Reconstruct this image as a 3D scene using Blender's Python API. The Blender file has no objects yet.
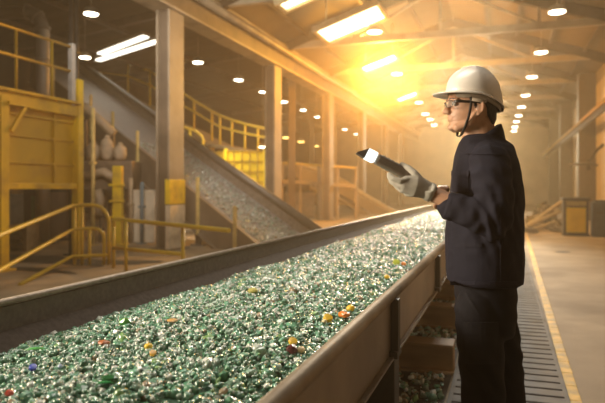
import bpy, bmesh, math, random
import numpy as np
from mathutils import Vector, Matrix, noise as mnoise

random.seed(7)
RNG = np.random.default_rng(11)
C = bpy.context.scene.collection
PI = math.pi

# ------------------------------------------------------------------ camera
F = 600.0                        # focal length in pixels of a 605 px wide frame
VH = 188.0                       # image row of the horizon
TH = math.atan((505.0 - 302.5) / F)
SN, CS = math.sin(TH), math.cos(TH)
CAMZ = 1.3


def P(u, v, d):
    """world point seen at pixel (u, v) at depth d along the optical axis"""
    r = (u - 302.5) * d / F
    return Vector((-d * SN + r * CS, d * CS + r * SN, CAMZ - (v - VH) * d / F))


def on_z(u, v, z):
    return P(u, v, F * (CAMZ - z) / (v - VH))


def on_x(u, v, x):
    return P(u, v, F * x / (CS * (u - 505.0)))


def on_plane(u, v, p0, n):
    e = Vector((0, 0, CAMZ))
    d = P(u, v, 1.0) - e
    t = (p0 - e).dot(n) / d.dot(n)
    return e + d * t


# ------------------------------------------------------------------ materials
MATS = {}


def mat(name, col, rough=0.6, metal=0.0, var=0.2, scale=6.0, bump=0.0, bscale=None, spec=0.5,
        dirt=None, dscale=1.5, stretch=None, emit=None, estr=0.0, coat=0.0, sheen=0.0):
    if name in MATS:
        return MATS[name]
    m = bpy.data.materials.new(name)
    m.use_nodes = True
    nt = m.node_tree
    b = nt.nodes['Principled BSDF']
    tc = nt.nodes.new('ShaderNodeTexCoord')
    src = tc.outputs['Object']
    if stretch:
        mp = nt.nodes.new('ShaderNodeMapping')
        mp.inputs['Scale'].default_value = stretch
        nt.links.new(src, mp.inputs['Vector'])
        src = mp.outputs['Vector']
    n = nt.nodes.new('ShaderNodeTexNoise')
    n.inputs['Scale'].default_value = scale
    n.inputs['Detail'].default_value = 5
    nt.links.new(src, n.inputs['Vector'])
    r = nt.nodes.new('ShaderNodeValToRGB')
    r.color_ramp.elements[0].position = 0.3
    r.color_ramp.elements[1].position = 0.7
    r.color_ramp.elements[0].color = (*[max(0, c * (1 - var)) for c in col], 1)
    r.color_ramp.elements[1].color = (*[min(1, c * (1 + var)) for c in col], 1)
    nt.links.new(n.outputs['Fac'], r.inputs['Fac'])
    out = r.outputs['Color']
    if dirt:
        n2 = nt.nodes.new('ShaderNodeTexNoise')
        n2.inputs['Scale'].default_value = dscale
        n2.inputs['Detail'].default_value = 6
        nt.links.new(tc.outputs['Object'], n2.inputs['Vector'])
        r2 = nt.nodes.new('ShaderNodeValToRGB')
        r2.color_ramp.elements[0].position = 0.48
        r2.color_ramp.elements[1].position = 0.68
        nt.links.new(n2.outputs['Fac'], r2.inputs['Fac'])
        mx = nt.nodes.new('ShaderNodeMix')
        mx.data_type = 'RGBA'
        mx.inputs[7].default_value = (*dirt, 1)
        nt.links.new(r2.outputs['Color'], mx.inputs[0])
        nt.links.new(out, mx.inputs[6])
        out = mx.outputs[2]
    nt.links.new(out, b.inputs['Base Color'])
    b.inputs['Roughness'].default_value = rough
    b.inputs['Metallic'].default_value = metal
    b.inputs['Specular IOR Level'].default_value = spec
    b.inputs['Coat Weight'].default_value = coat
    b.inputs['Sheen Weight'].default_value = sheen
    if emit:
        b.inputs['Emission Color'].default_value = (*emit, 1)
        b.inputs['Emission Strength'].default_value = estr
    if bump:
        nb = nt.nodes.new('ShaderNodeTexNoise')
        nb.inputs['Scale'].default_value = bscale or scale * 4
        nb.inputs['Detail'].default_value = 4
        nt.links.new(src, nb.inputs['Vector'])
        bp = nt.nodes.new('ShaderNodeBump')
        bp.inputs['Strength'].default_value = bump
        bp.inputs['Distance'].default_value = 0.02
        nt.links.new(nb.outputs['Fac'], bp.inputs['Height'])
        nt.links.new(bp.outputs['Normal'], b.inputs['Normal'])
    MATS[name] = m
    return m


def mat_ribbed(name, col, axis, period, rough=0.6, depth=0.35, var=0.15, dark=0.55):
    """profiled sheet metal: ribs along one axis drive colour and bump"""
    m = mat(name, col, rough, var=var, scale=1.2)
    nt = m.node_tree
    b = nt.nodes['Principled BSDF']
    tc = nt.nodes.new('ShaderNodeTexCoord')
    w = nt.nodes.new('ShaderNodeTexWave')
    w.wave_type = 'BANDS'
    w.bands_direction = axis
    w.inputs['Scale'].default_value = 0.314 / period
    w.inputs['Distortion'].default_value = 0
    nt.links.new(tc.outputs['Object'], w.inputs['Vector'])
    bp = nt.nodes.new('ShaderNodeBump')
    bp.inputs['Strength'].default_value = depth
    bp.inputs['Distance'].default_value = 0.05
    nt.links.new(w.outputs['Fac'], bp.inputs['Height'])
    nt.links.new(bp.outputs['Normal'], b.inputs['Normal'])
    return m


def mat_emit(name, col, s):
    m = bpy.data.materials.new(name)
    m.use_nodes = True
    nt = m.node_tree
    b = nt.nodes['Principled BSDF']
    b.inputs['Base Color'].default_value = (0.8, 0.8, 0.8, 1)
    b.inputs['Emission Color'].default_value = (*col, 1)
    b.inputs['Emission Strength'].default_value = s
    MATS[name] = m
    return m


# ------------------------------------------------------------------ mesh builder
class MB:
    def __init__(self):
        self.v, self.f, self.s = [], [], []

    def add(self, vs, fs, smooth=False):
        b = len(self.v)
        self.v += [tuple(p) for p in vs]
        self.f += [tuple(b + i for i in f) for f in fs]
        self.s += [smooth] * len(fs)
        return self

    def box(self, c, size, rot=None, bevel=0.0):
        """box with chamfered edges"""
        hx, hy, hz = [s / 2 for s in size]
        bm = bmesh.new()
        bmesh.ops.create_cube(bm, size=1)
        for v in bm.verts:
            v.co = Vector((v.co.x * 2 * hx, v.co.y * 2 * hy, v.co.z * 2 * hz))
        if bevel:
            bmesh.ops.bevel(bm, geom=list(bm.edges), offset=min(bevel, 0.45 * min(size)), segments=2, affect='EDGES', profile=0.5)
        R = rot.to_3x3() if rot is not None else Matrix.Identity(3)
        c = Vector(c)
        bm.verts.index_update()
        vs = [R @ v.co + c for v in bm.verts]
        fs = [[v.index for v in f.verts] for f in bm.faces]
        bm.free()
        return self.add(vs, fs)

    def bar(self, a, b, w, h, up=(0, 0, 1), bevel=0.0):
        """rectangular bar from a to b, w wide (sideways), h high (along up)"""
        a, b = Vector(a), Vector(b)
        y = (b - a)
        L = y.length
        y.normalize()
        up = Vector(up)
        x = y.cross(up)
        if x.length < 1e-5:
            x = y.cross(Vector((1, 0, 0)))
        x.normalize()
        z = x.cross(y)
        R = Matrix((x, y, z)).transposed()
        return self.box((a + b) / 2, (w, L, h), R, bevel)

    def prism(self, prof, a, b, up=(0, 0, 1), smooth=False):
        """extrude a closed 2-D profile [(side, up)] from a to b"""
        a, b = Vector(a), Vector(b)
        y = (b - a).normalized()
        x = y.cross(Vector(up)).normalized()
        z = x.cross(y)
        n = len(prof)
        vs = [a + x * p + z * q for p, q in prof] + [b + x * p + z * q for p, q in prof]
        fs = [(i, (i + 1) % n, n + (i + 1) % n, n + i) for i in range(n)]
        self.add(vs, fs, smooth)
        return self.add(vs, [tuple(range(n))[::-1], tuple(range(n, 2 * n))])

    def tube(self, pts, rad, seg=10, smooth=True, ell=None, ref=None):
        """tube through pts; rad a number or a list; ell=(a,b) list scales across"""
        pts = [Vector(p) for p in pts]
        n = len(pts)
        rad = rad if isinstance(rad, (list, tuple)) else [rad] * n
        vs, fs = [], []
        x = None
        for i, p in enumerate(pts):
            t = (pts[min(i + 1, n - 1)] - pts[max(i - 1, 0)])
            t = t.normalized() if t.length > 1e-9 else Vector((0, 0, 1))
            if x is None:
                x = Vector(ref) if ref is not None else (Vector((0, 0, 1)) if abs(t.z) < 0.9 else Vector((1, 0, 0)))
            x = (x - t * x.dot(t)).normalized()
            y = t.cross(x)
            ea, eb = ell[i] if ell else (1, 1)
            for k in range(seg):
                a = 2 * PI * k / seg
                vs.append(p + x * (rad[i] * ea * math.cos(a)) + y * (rad[i] * eb * math.sin(a)))
        for i in range(n - 1):
            for k in range(seg):
                k2 = (k + 1) % seg
                fs.append((i * seg + k, i * seg + k2, (i + 1) * seg + k2, (i + 1) * seg + k))
        self.add(vs, fs, smooth)
        return self.add(vs, [tuple(range(seg))[::-1], tuple(range((n - 1) * seg, n * seg))])

    def capsule(self, pts, rad, seg=14, ell=None, ref=None):
        """tube with rounded ends"""
        pts = [Vector(p) for p in pts]
        rad = list(rad)
        ell = list(ell) if ell else [(1, 1)] * len(pts)
        t0 = (pts[0] - pts[1]).normalized()
        t1 = (pts[-1] - pts[-2]).normalized()
        pre, post = [], []
        for k in (3, 2, 1):
            a = k * PI / 2 / 3.2
            pre.append((pts[0] + t0 * rad[0] * math.sin(a), rad[0] * math.cos(a), ell[0]))
        for k in (1, 2, 3):
            a = k * PI / 2 / 3.2
            post.append((pts[-1] + t1 * rad[-1] * math.sin(a), rad[-1] * math.cos(a), ell[-1]))
        allp = pre + list(zip(pts, rad, ell)) + post
        return self.tube([q[0] for q in allp], [q[1] for q in allp], seg, True, [q[2] for q in allp], ref)

    def lathe(self, prof, c=(0, 0, 0), seg=24, rot=None, smooth=True):
        """revolve [(radius, height)] about the vertical axis through c"""
        R = rot.to_3x3() if rot is not None else Matrix.Identity(3)
        c = Vector(c)
        n = len(prof)
        vs = [R @ Vector((r * math.cos(2 * PI * k / seg), r * math.sin(2 * PI * k / seg), h)) + c for r, h in prof for k in range(seg)]
        fs = [(i * seg + k, i * seg + (k + 1) % seg, (i + 1) * seg + (k + 1) % seg, (i + 1) * seg + k) for i in range(n - 1) for k in range(seg)]
        self.add(vs, fs, smooth)
        return self.add(vs, [tuple(range(seg))[::-1], tuple(range((n - 1) * seg, n * seg))])

    def loft(self, rings, cap=True, smooth=True):
        n = len(rings[0])
        vs = [p for r in rings for p in r]
        fs = [(i * n + k, i * n + (k + 1) % n, (i + 1) * n + (k + 1) % n, (i + 1) * n + k) for i in range(len(rings) - 1) for k in range(n)]
        self.add(vs, fs, smooth)
        if cap:
            b = len(vs)
            c0 = sum((Vector(p) for p in rings[0]), Vector()) / n
            c1 = sum((Vector(p) for p in rings[-1]), Vector()) / n
            vs2 = list(rings[0]) + list(rings[-1]) + [c0, c1]
            fs = [(2 * n, (k + 1) % n, k) for k in range(n)] + [(2 * n + 1, n + k, n + (k + 1) % n) for k in range(n)]
            self.add(vs2, fs, smooth)
        return self

    def ball(self, c, r, seg=16, rot=None):
        """ellipsoid r=(a,b,c)"""
        r = r if isinstance(r, (tuple, list)) else (r, r, r)
        R = rot.to_3x3() if rot is not None else Matrix.Identity(3)
        c = Vector(c)
        nl = seg // 2
        rings = []
        for i in range(1, nl):
            a = -PI / 2 + PI * i / nl
            rings.append([R @ Vector((r[0] * math.cos(a) * math.cos(2 * PI * k / seg), r[1] * math.cos(a) * math.sin(2 * PI * k / seg), r[2] * math.sin(a))) + c for k in range(seg)])
        return self.loft(rings)

    def quad(self, a, b, c, d):
        return self.add([a, b, c, d], [(0, 1, 2, 3)])

    def mesh(self, name):
        me = bpy.data.meshes.new(name)
        me.from_pydata([tuple(p) for p in self.v], [], self.f)
        me.polygons.foreach_set('use_smooth', self.s)
        bm = bmesh.new()
        bm.from_mesh(me)
        bmesh.ops.remove_doubles(bm, verts=bm.verts, dist=1e-5)
        bmesh.ops.recalc_face_normals(bm, faces=bm.faces)
        bm.to_mesh(me)
        bm.free()
        return me

    def build(self, name, m, parent=None, local=False):
        if parent is not None and not local:
            o0 = ORG[parent.name]
            self.v = [tuple(Vector(p) - o0) for p in self.v]
        return link(name, self.mesh(name), m, parent)


ORG = {}


def link(name, me, m, parent=None):
    o = bpy.data.objects.new(name, me)
    if m is not None:
        me.materials.append(m)
    C.objects.link(o)
    if parent is not None:
        o.parent = parent
        ORG[o.name] = ORG.get(parent.name, Vector())
    else:
        ORG[o.name] = Vector()
    return o


def tag(o, label, cat, group=None, kind=None):
    o['label'] = label
    o['category'] = cat
    if group:
        o['group'] = group
    if kind:
        o['kind'] = kind
    return o


def thing(name, label, cat, loc=(0, 0, 0), group=None, rotz=0.0, kind=None):
    o = bpy.data.objects.new(name, None)
    o.empty_display_size = 0.1
    C.objects.link(o)
    o.location = loc
    o.rotation_euler = (0, 0, rotz)
    ORG[o.name] = Vector(loc)
    return tag(o, label, cat, group, kind)


def whole(name, mb, m, label, cat, group=None, kind=None, base=None):
    """a thing that is one mesh; its origin goes to its base"""
    vs = np.array([tuple(p) for p in mb.v])
    lo, hi = vs.min(0), vs.max(0)
    base = Vector(base) if base is not None else Vector(((lo[0] + hi[0]) / 2, (lo[1] + hi[1]) / 2, lo[2]))
    mb.v = [tuple(Vector(p) - base) for p in mb.v]
    o = link(name, mb.mesh(name), m)
    o.location = base
    ORG[o.name] = base
    return tag(o, label, cat, group, kind)


def struct(name, mb, m, parent=None):
    o = mb.build(name, m, parent)
    if parent is None:
        o['kind'] = 'structure'
    return o


def dup(root, loc, label, group=None, rotz=None):
    r = root.copy()
    C.objects.link(r)
    r.location = loc
    if rotz is not None:
        r.rotation_euler = (0, 0, rotz)
    r['label'] = label
    if group:
        r['group'] = group
    for ch in list(root.children):
        c = ch.copy()
        C.objects.link(c)
        c.parent = r
        for g in list(ch.children):
            d = g.copy()
            C.objects.link(d)
            d.parent = c
    return r


def remeshed(mb, voxel, smooth=3, fac=0.5):
    """one continuous surface out of overlapping closed solids"""
    o = bpy.data.objects.new('tmp', mb.mesh('tmp'))
    C.objects.link(o)
    r = o.modifiers.new('r', 'REMESH')
    r.mode = 'VOXEL'
    r.voxel_size = voxel
    r.use_smooth_shade = True
    s = o.modifiers.new('s', 'SMOOTH')
    s.iterations = smooth
    s.factor = fac
    dg = bpy.context.evaluated_depsgraph_get()
    me = bpy.data.meshes.new_from_object(o.evaluated_get(dg))
    C.objects.unlink(o)
    bpy.data.objects.remove(o)
    return me


def ramp(x, a, b):
    return max(0.0, min(1.0, (x - a) / (b - a)))


def interp(x, xs, ys):
    return float(np.interp(x, xs, ys))


def arc(c, r, a0, a1, n, ex, ez):
    c, ex, ez = Vector(c), Vector(ex), Vector(ez)
    return [c + ex * r * math.cos(a0 + (a1 - a0) * i / n) + ez * r * math.sin(a0 + (a1 - a0) * i / n) for i in range(n + 1)]
KEY, DENS, EXPO, HALO_DENS = 3000, 0.0078, 0.0, 0.15
# ------------------------------------------------------------------ colours
concrete = mat('concrete_floor', (0.33, 0.25, 0.165), 0.8, var=0.25, scale=0.9, bump=0.25, bscale=40, dirt=(0.2, 0.145, 0.09), dscale=0.8)
wallm = mat_ribbed('wall_sheet', (0.36, 0.28, 0.19), 'Y', 0.8, 0.8, 0.2)
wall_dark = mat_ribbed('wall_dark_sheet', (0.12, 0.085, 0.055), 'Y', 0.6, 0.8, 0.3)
backm = mat_ribbed('wall_back_sheet', (0.4, 0.31, 0.2), 'X', 1.0, 0.8, 0.3)
roofm = mat_ribbed('roof_sheet', (0.15, 0.108, 0.066), 'X', 0.9, 0.8, 0.4)
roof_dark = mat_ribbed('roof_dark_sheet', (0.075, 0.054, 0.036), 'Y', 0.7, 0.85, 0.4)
steel_brown = mat('painted_steel_brown', (0.12, 0.082, 0.052), 0.55, 0.1, var=0.25, scale=2, dirt=(0.065, 0.045, 0.03))
steel_pale = mat('painted_steel_pale', (0.34, 0.27, 0.185), 0.55, 0.0, var=0.15, scale=2, dirt=(0.2, 0.15, 0.1))
steel_grey = mat('steel_grey', (0.22, 0.2, 0.175), 0.45, 0.4, var=0.2, scale=3)
steel_dark = mat('steel_dark', (0.06, 0.05, 0.042), 0.5, 0.3, var=0.3, scale=4, bump=0.1)
yellow = mat('yellow_paint', (0.74, 0.49, 0.01), 0.5, var=0.14, scale=2.5, dirt=(0.45, 0.26, 0.03), dscale=2.2)
yellow_rail = mat('yellow_rail_paint', (0.62, 0.41, 0.03), 0.45, var=0.12, scale=4)

ZR = lambda x: 7.55 - 0.33 * abs(x + 1.8)      # main roof height
XG = -6.77                                     # line of the big columns
YB = 50.0
# ------------------------------------------------------------------ shell
struct('floor', MB().box((-6.2, 21.5, -0.1), (20.4, 58, 0.2)), concrete)
struct('wall_right', MB().box((3.5, 21.5, 3.0), (0.2, 58, 6.2)), wallm)
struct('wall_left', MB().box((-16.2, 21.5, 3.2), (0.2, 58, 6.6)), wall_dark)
struct('wall_back', MB().box((-6.2, YB + 0.1, 3.8), (20.4, 0.2, 8.0)), backm)
struct('wall_front', MB().box((-6.2, -7.4, 3.8), (20.4, 0.2, 8.0)), wallm)
mb = MB()
for x0, x1 in ((XG, -1.8), (-1.8, 3.6)):
    z0, z1 = ZR(x0), ZR(x1)
    mb.add([(x0, -7.4, z0), (x1, -7.4, z1), (x1, YB, z1), (x0, YB, z0), (x0, -7.4, z0 + .12), (x1, -7.4, z1 + .12), (x1, YB, z1 + .12), (x0, YB, z0 + .12)],
           [(0, 1, 2, 3), (7, 6, 5, 4), (0, 4, 5, 1), (1, 5, 6, 2), (2, 6, 7, 3), (3, 7, 4, 0)])
struct('ceiling', mb, roofm)
ZA = lambda x: 7.1 - 0.11 * abs(x - XG)
mb = MB()
mb.add([(-16.3, -7.4, ZA(-16.3)), (XG, -7.4, ZA(XG)), (XG, YB, ZA(XG)), (-16.3, YB, ZA(-16.3)),
        (-16.3, -7.4, ZA(-16.3) + .12), (XG, -7.4, ZA(XG) + .12), (XG, YB, ZA(XG) + .12), (-16.3, YB, ZA(-16.3) + .12)],
       [(0, 1, 2, 3), (7, 6, 5, 4), (0, 4, 5, 1), (1, 5, 6, 2), (2, 6, 7, 3), (3, 7, 4, 0)])
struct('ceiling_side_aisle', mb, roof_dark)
# valley girder over the column line: deep brown web with pale flanges
g = MB().box((XG, 21.3, 6.1), (0.1, 57, 2.04))
struct('beam_girder', g, steel_brown)
g = MB().box((XG, 21.3, 5.06), (0.5, 57, 0.05)).box((XG + .15, 21.3, 5.75), (0.2, 57, 0.05))
struct('beam_girder_flange', g, steel_pale)
g = MB()
g.tube([(XG + 0.2, -6, 5.62), (XG + 0.2, 49, 5.62)], 0.1, 12)
struct('beam_girder_pipe', g, steel_pale)

# roof trusses: pale tie beam, dark rafters, hangers
for k in range(9):
    y = 8.6 + 4.7 * k
    mb = MB()
    mb.bar((XG + .3, y, 5.82), (3.35, y, 5.82), 0.16, 0.2)
    struct('beam_tie', mb, steel_pale)
    mb = MB()
    for x0, x1 in ((XG + .2, -1.8), (-1.8, 3.35)):
        mb.bar((x0, y, ZR(x0) - .16), (x1, y, ZR(x1) - .16), 0.2, 0.3)
    struct('beam_rafter', mb, mat('rafter_dark', (.055, .037, .023), .85, spec=.1))
    mb = MB()
    for x in (-4.4, -1.8, 0.9):
        mb.bar((x, y, 5.9), (x, y, ZR(x) - .25), 0.08, 0.08, up=(0, 1, 0))
    mb.bar((-4.4, y, 5.9), (-1.8, y, 7.2), 0.07, 0.07)
    mb.bar((0.9, y, 5.9), (-1.8, y, 7.2), 0.07, 0.07)
    struct('beam_truss_web', mb, steel_pale)
for x in (-5.9, -4.0, -2.9, -0.6, 0.4, 1.5, 2.6):
    mb = MB().bar((x, -6, ZR(x) - .06), (x, 49.5, ZR(x) - .06), 0.1, 0.12)
    struct('beam_purlin', mb, steel_brown)
for k in range(7):
    y = 10 + 6.0 * k
    mb = MB().bar((-16.1, y, ZA(-16.1) - .12), (XG - .1, y, ZA(XG - .1) - .12), 0.16, 0.22)
    struct('beam_aisle_rafter', mb, steel_brown)
for x in (-8.2, -11.5, -13.5):
    struct('beam_aisle_purlin', MB().bar((x, -6, ZA(x) - .3), (x, 49.5, ZA(x) - .3), 0.09, 0.12), steel_brown)

# columns under the girder (welded H sections: dark web side, pale flange)
for k, d in enumerate((12.8, 18.5, 24.2, 29.9, 35.6, 41.3)):
    y = (d + XG * SN) / CS
    t = bpy.data.objects.new('column', None)
    C.objects.link(t)
    t.location = (XG, y, 0)
    t['kind'] = 'structure'
    ORG[t.name] = Vector((XG, y, 0))
    R = Matrix.Rotation(TH, 3, 'Z')
    cx = Vector((XG, y, 0))
    w = MB()
    w.box(cx + Vector((0, 0, 2.52)), (0.2, 0.5, 5.04))
    w.build('column_web', steel_brown, t)
    fl = MB()
    for s in (-1, 1):
        fl.box(cx + Vector((s * 0.14, 0, 2.52)), (0.05, 0.6, 5.04), None, 0.008)
    fl.box(cx + Vector((0, 0, 0.02)), (0.62, 0.6, 0.04))
    fl.build('column_flange', mat('column_flange_paint', (.24, .18, .12), .6, var=.15, scale=2, dirt=(.15, .11, .07)), t)
    if k == 0:
        gd = MB().box(cx + Vector((0.178, 0, 1.22)), (0.02, 0.62, 0.52), None, 0.004)
        gd.box(cx + Vector((0.13, -0.315, 1.22)), (0.11, 0.02, 0.52), None, 0.004)
        o = gd.build('column_guard', yellow, t)
        pn = MB().box(cx + Vector((0.178, 0, .48)), (0.02, 0.62, 0.92), None, 0.004)
        pn.box(cx + Vector((0.13, -0.312, .48)), (0.1, 0.02, 0.92), None, 0.004)
        pn.build('column_kick_plate', mat('pale_paint', (0.6, 0.5, 0.36), .6), t)

# right wall: pilasters, windows panels and yellow crane rail
for k in range(4):
    y = 17.9 + 8.4 * k
    mb = MB().box((3.08, y, 2.93), (0.64, 0.6, 5.86), None, 0.01)
    struct('column_wall_pilaster', mb, mat('pilaster_brown', (0.09, 0.065, 0.045), .7))
    if k < 4:
        mb = MB().box((3.38, y + 4.3, 2.85), (0.04, 7.2, 4.9))
        struct('wall_panel', mb, mat('wall_panel_cream', (0.62, 0.48, 0.31), .7, var=.1, scale=1))
struct('beam_crane_rail', MB().box((2.7, 26, 3.78), (0.09, 46, 0.12)), mat('rail_ochre', (0.34, 0.2, 0.045), .9, spec=.05))
struct('beam_crane_girder', MB().box((2.73, 26, 3.62), (0.05, 46, 0.2)), mat('rafter_dark', (.055, .037, .023), .85, spec=.1))

# yellow floor line beside the grating: short worn tiles
mb = MB()
y = 0.8
while y < 34:
    x = 0.405 + max(0, y - 4) * .0115
    mb.box((x, y + 0.145, 0.004), (0.075, 0.285, 0.008), None, 0.003)
    y += 0.29
struct('floor_marking_strip', mb, mat('line_yellow', (0.62, 0.36, 0.03), .6, var=.3, scale=9, dirt=(.4, .27, .08), dscale=5))
struct('floor_gap_shade', MB().box((0.02, 12.5, 0.003), (0.7, 25, 0.006)), mat('gap_shade_dark', (0.035, 0.03, 0.025), .8))  # dark strip stands in for the shade between the grating slats
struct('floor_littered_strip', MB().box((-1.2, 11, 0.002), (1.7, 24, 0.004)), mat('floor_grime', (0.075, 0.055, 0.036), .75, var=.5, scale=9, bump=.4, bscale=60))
# pit darkness painted flat, and dark patches, on the floor of the side aisle
mb = MB()
for (u, v, sx, sy, a) in ((60, 262, .9, .35, .3), (25, 258, .7, .5, .1), (35, 270, .8, .2, .2), (118, 262, .8, .3, -.2)):
    c = on_z(u, v, 0.0)
    pts = []
    for i in range(18):
        t = 2 * PI * i / 18
        r = 1 + 0.25 * math.sin(3 * t + u) + 0.12 * math.sin(7 * t)
        pts.append((c.x + sx * r * math.cos(t + a), c.y + sy * r * math.sin(t), 0.004 + 0.0007 * (u % 7)))
    mb.add(pts, [tuple(range(18))])
o = struct('floor_dark_marking', mb, mat('pit_and_stain_dark', (0.025, 0.02, 0.015), .5))
mb = MB()
c = on_z(563, 252, 0)
for i in range(1):
    pts = []
    for k in range(16):
        t = 2 * PI * k / 16
        r = 1 + .3 * math.sin(2 * t + 1)
        pts.append((c.x + .12 * r * math.cos(t), c.y + .2 * r * math.sin(t), .004))
    mb.add(pts, [tuple(range(16))])
struct('floor_spot_marking', mb, MATS['pit_and_stain_dark'])
# ------------------------------------------------------------------ main conveyor
lip_m = mat('conveyor_lip_worn', (0.4, 0.325, 0.24), 0.38, 0.25, var=0.25, scale=5, bump=0.08, bscale=60, dirt=(0.28, 0.22, 0.16), dscale=3)
web_m = mat('conveyor_web', (0.34, 0.268, 0.195), 0.5, 0.1, var=0.2, scale=3, bump=0.08, bscale=60, dirt=(0.24, 0.185, 0.13), dscale=1.3)
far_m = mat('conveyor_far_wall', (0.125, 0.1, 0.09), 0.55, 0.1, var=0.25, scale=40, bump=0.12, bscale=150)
skirt_m = mat('conveyor_skirt_rubber', (0.062, 0.048, 0.04), 0.9, 0.0, spec=.1, var=0.25, scale=40, bump=0.12, bscale=150)
farlip_m = mat('conveyor_far_lip', (0.34, 0.28, 0.23), 0.45, 0.2, var=0.2, scale=30, bump=0.1, bscale=90)
stiff_m = mat('conveyor_stiffener', (0.075, 0.06, 0.045), 0.55, 0.1, var=0.2, scale=4)
belt_m = mat('belt_rubber', (0.03, 0.04, 0.032), 0.6)
Y0, Y1 = -1.2, 21.5
XN, XF = -0.47, -1.92
conv = thing('sorting_conveyor', 'long trough conveyor full of green glass between the worker and camera', 'conveyor', ((XN + XF) / 2, 10, 0))
# near wall: rolled lip on top of a channel web with bottom flange
mb = MB()
prof = [(-.03, -.012), (-.034, .0), (-.030, .012), (-.018, .022), (0, .026), (.016, .022), (.024, .010), (.024, -.006), (.016, -.016), (-.02, -.02)]
mb.prism(prof, (XN, Y0, .832), (XN, Y1, .832), smooth=True)
mb.build('near_lip', lip_m, conv)
mb = MB().prism([(-.008, -.135), (.002, -.135), (.002, .12), (-.008, .12)], (XN, Y0, .70), (XN, Y1, .70))
mb.prism([(-.06, -.012), (.022, -.012), (.022, 0), (-.06, 0)], (XN, Y0, .580), (XN, Y1, .580))
mb.build('near_wall', web_m, conv)
for y in (0.9, 2.60, 4.34, 6.08, 7.8, 9.6, 11.3, 13.0, 14.8, 16.5, 18.2, 20):
    mb = MB().box((XN + .019, y, .702), (.034, .056, .235), None, .004)
    mb.box((XN + .012, y, .585), (.05, .11, .03), None, .004)
    mb.build('stiffener', stiff_m, conv)
for y in (0.9, 2.60, 7.8, 11.3, 14.8, 18.2):
    mb = MB().box((XN - .05, y + .03, .285), (.14, .13, .57), None, .006)
    mb.box((XN - .05, y + .03, .012), (.22, .22, .024), None, .004)
    mb.build('leg', stiff_m, conv)
    mb = MB().box((XF + .02, y, .29), (.12, .1, .58), None, .006)
    mb.box((XF + .02, y, .012), (.2, .2, .024), None, .004)
    mb.build('leg', stiff_m, conv)
# far wall with rolled lip, and rubber skirt leaning inward
mb = MB()
mb.prism([(-.03, -.01), (-.03, .004), (-.02, .011), (0, .013), (.012, .011), (.018, .004), (.018, -.01)], (XF, Y0, .838), (XF, Y1, .838), smooth=True)
mb.build('far_lip', farlip_m, conv)
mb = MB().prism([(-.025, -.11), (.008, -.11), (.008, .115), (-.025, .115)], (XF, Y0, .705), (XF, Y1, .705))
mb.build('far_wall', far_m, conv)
mb = MB().prism([(-.008, .715), (.012, .725), (.125, .65), (.11, .635)], (XF, Y0, 0), (XF, Y1, 0))
mb.build('skirt', skirt_m, conv)
mb = MB().box(((XN + XF) / 2, (Y0 + Y1) / 2, .615), (XN - XF - .1, Y1 - Y0, .016))
for k in range(26):
    y = Y0 + .4 + k * .86
mb.build('belt', belt_m, conv)
for k in range(14):
    y = 0.2 + k * 1.6
    MB().tube([(XF + .06, y, .56), (XN - .02, y, .56)], .045, 12).build('roller', steel_dark, conv)


# ------------------------------------------------------------------ crushed glass
def bed_z(x, y):
    t = (x + 1.2) / 0.68
    return 0.655 + 0.075 * max(0.0, 1 - abs(t) ** 2.2) + 0.018 * mnoise.noise(Vector((x * 2.2, y * 1.1, 0))) + 0.012 * mnoise.noise(Vector((x * 7, y * 5, 3)))


def ico(sub):
    bm = bmesh.new()
    bmesh.ops.create_icosphere(bm, subdivisions=sub, radius=1)
    v = np.array([q.co[:] for q in bm.verts])
    f = np.array([[q.index for q in p.verts] for p in bm.faces])
    bm.free()
    return v, f


def mat_glass(name, rough, extra_white=0.0):
    m = bpy.data.materials.new(name)
    m.use_nodes = True
    nt = m.node_tree
    b = nt.nodes['Principled BSDF']
    a = nt.nodes.new('ShaderNodeAttribute')
    a.attribute_name = 'glass_colour'
    nt.links.new(a.outputs['Color'], b.inputs['Base Color'])
    b.inputs['Roughness'].default_value = rough
    b.inputs['IOR'].default_value = 1.55
    b.inputs['Specular IOR Level'].default_value = 0.75
    b.inputs['Coat Weight'].default_value = 0.6
    b.inputs['Coat Roughness'].default_value = 0.1
    b.inputs['Subsurface Weight'].default_value = 0.0
    n = nt.nodes.new('ShaderNodeTexNoise')
    tc = nt.nodes.new('ShaderNodeTexCoord')
    nt.links.new(tc.outputs['Object'], n.inputs['Vector'])
    n.inputs['Scale'].default_value = 90
    bp = nt.nodes.new('ShaderNodeBump')
    bp.inputs['Strength'].default_value = 0.25
    bp.inputs['Distance'].default_value = 0.01
    nt.links.new(n.outputs['Fac'], bp.inputs['Height'])
    nt.links.new(bp.outputs['Normal'], b.inputs['Normal'])
    return m


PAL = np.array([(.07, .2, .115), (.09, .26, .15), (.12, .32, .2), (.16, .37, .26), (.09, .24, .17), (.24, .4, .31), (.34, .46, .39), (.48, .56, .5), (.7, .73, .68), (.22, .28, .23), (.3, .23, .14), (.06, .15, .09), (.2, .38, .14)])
PW = np.array([.13, .16, .15, .12, .10, .10, .08, .05, .035, .025, .015, .02, .015])
PW = PW / PW.sum()


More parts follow.
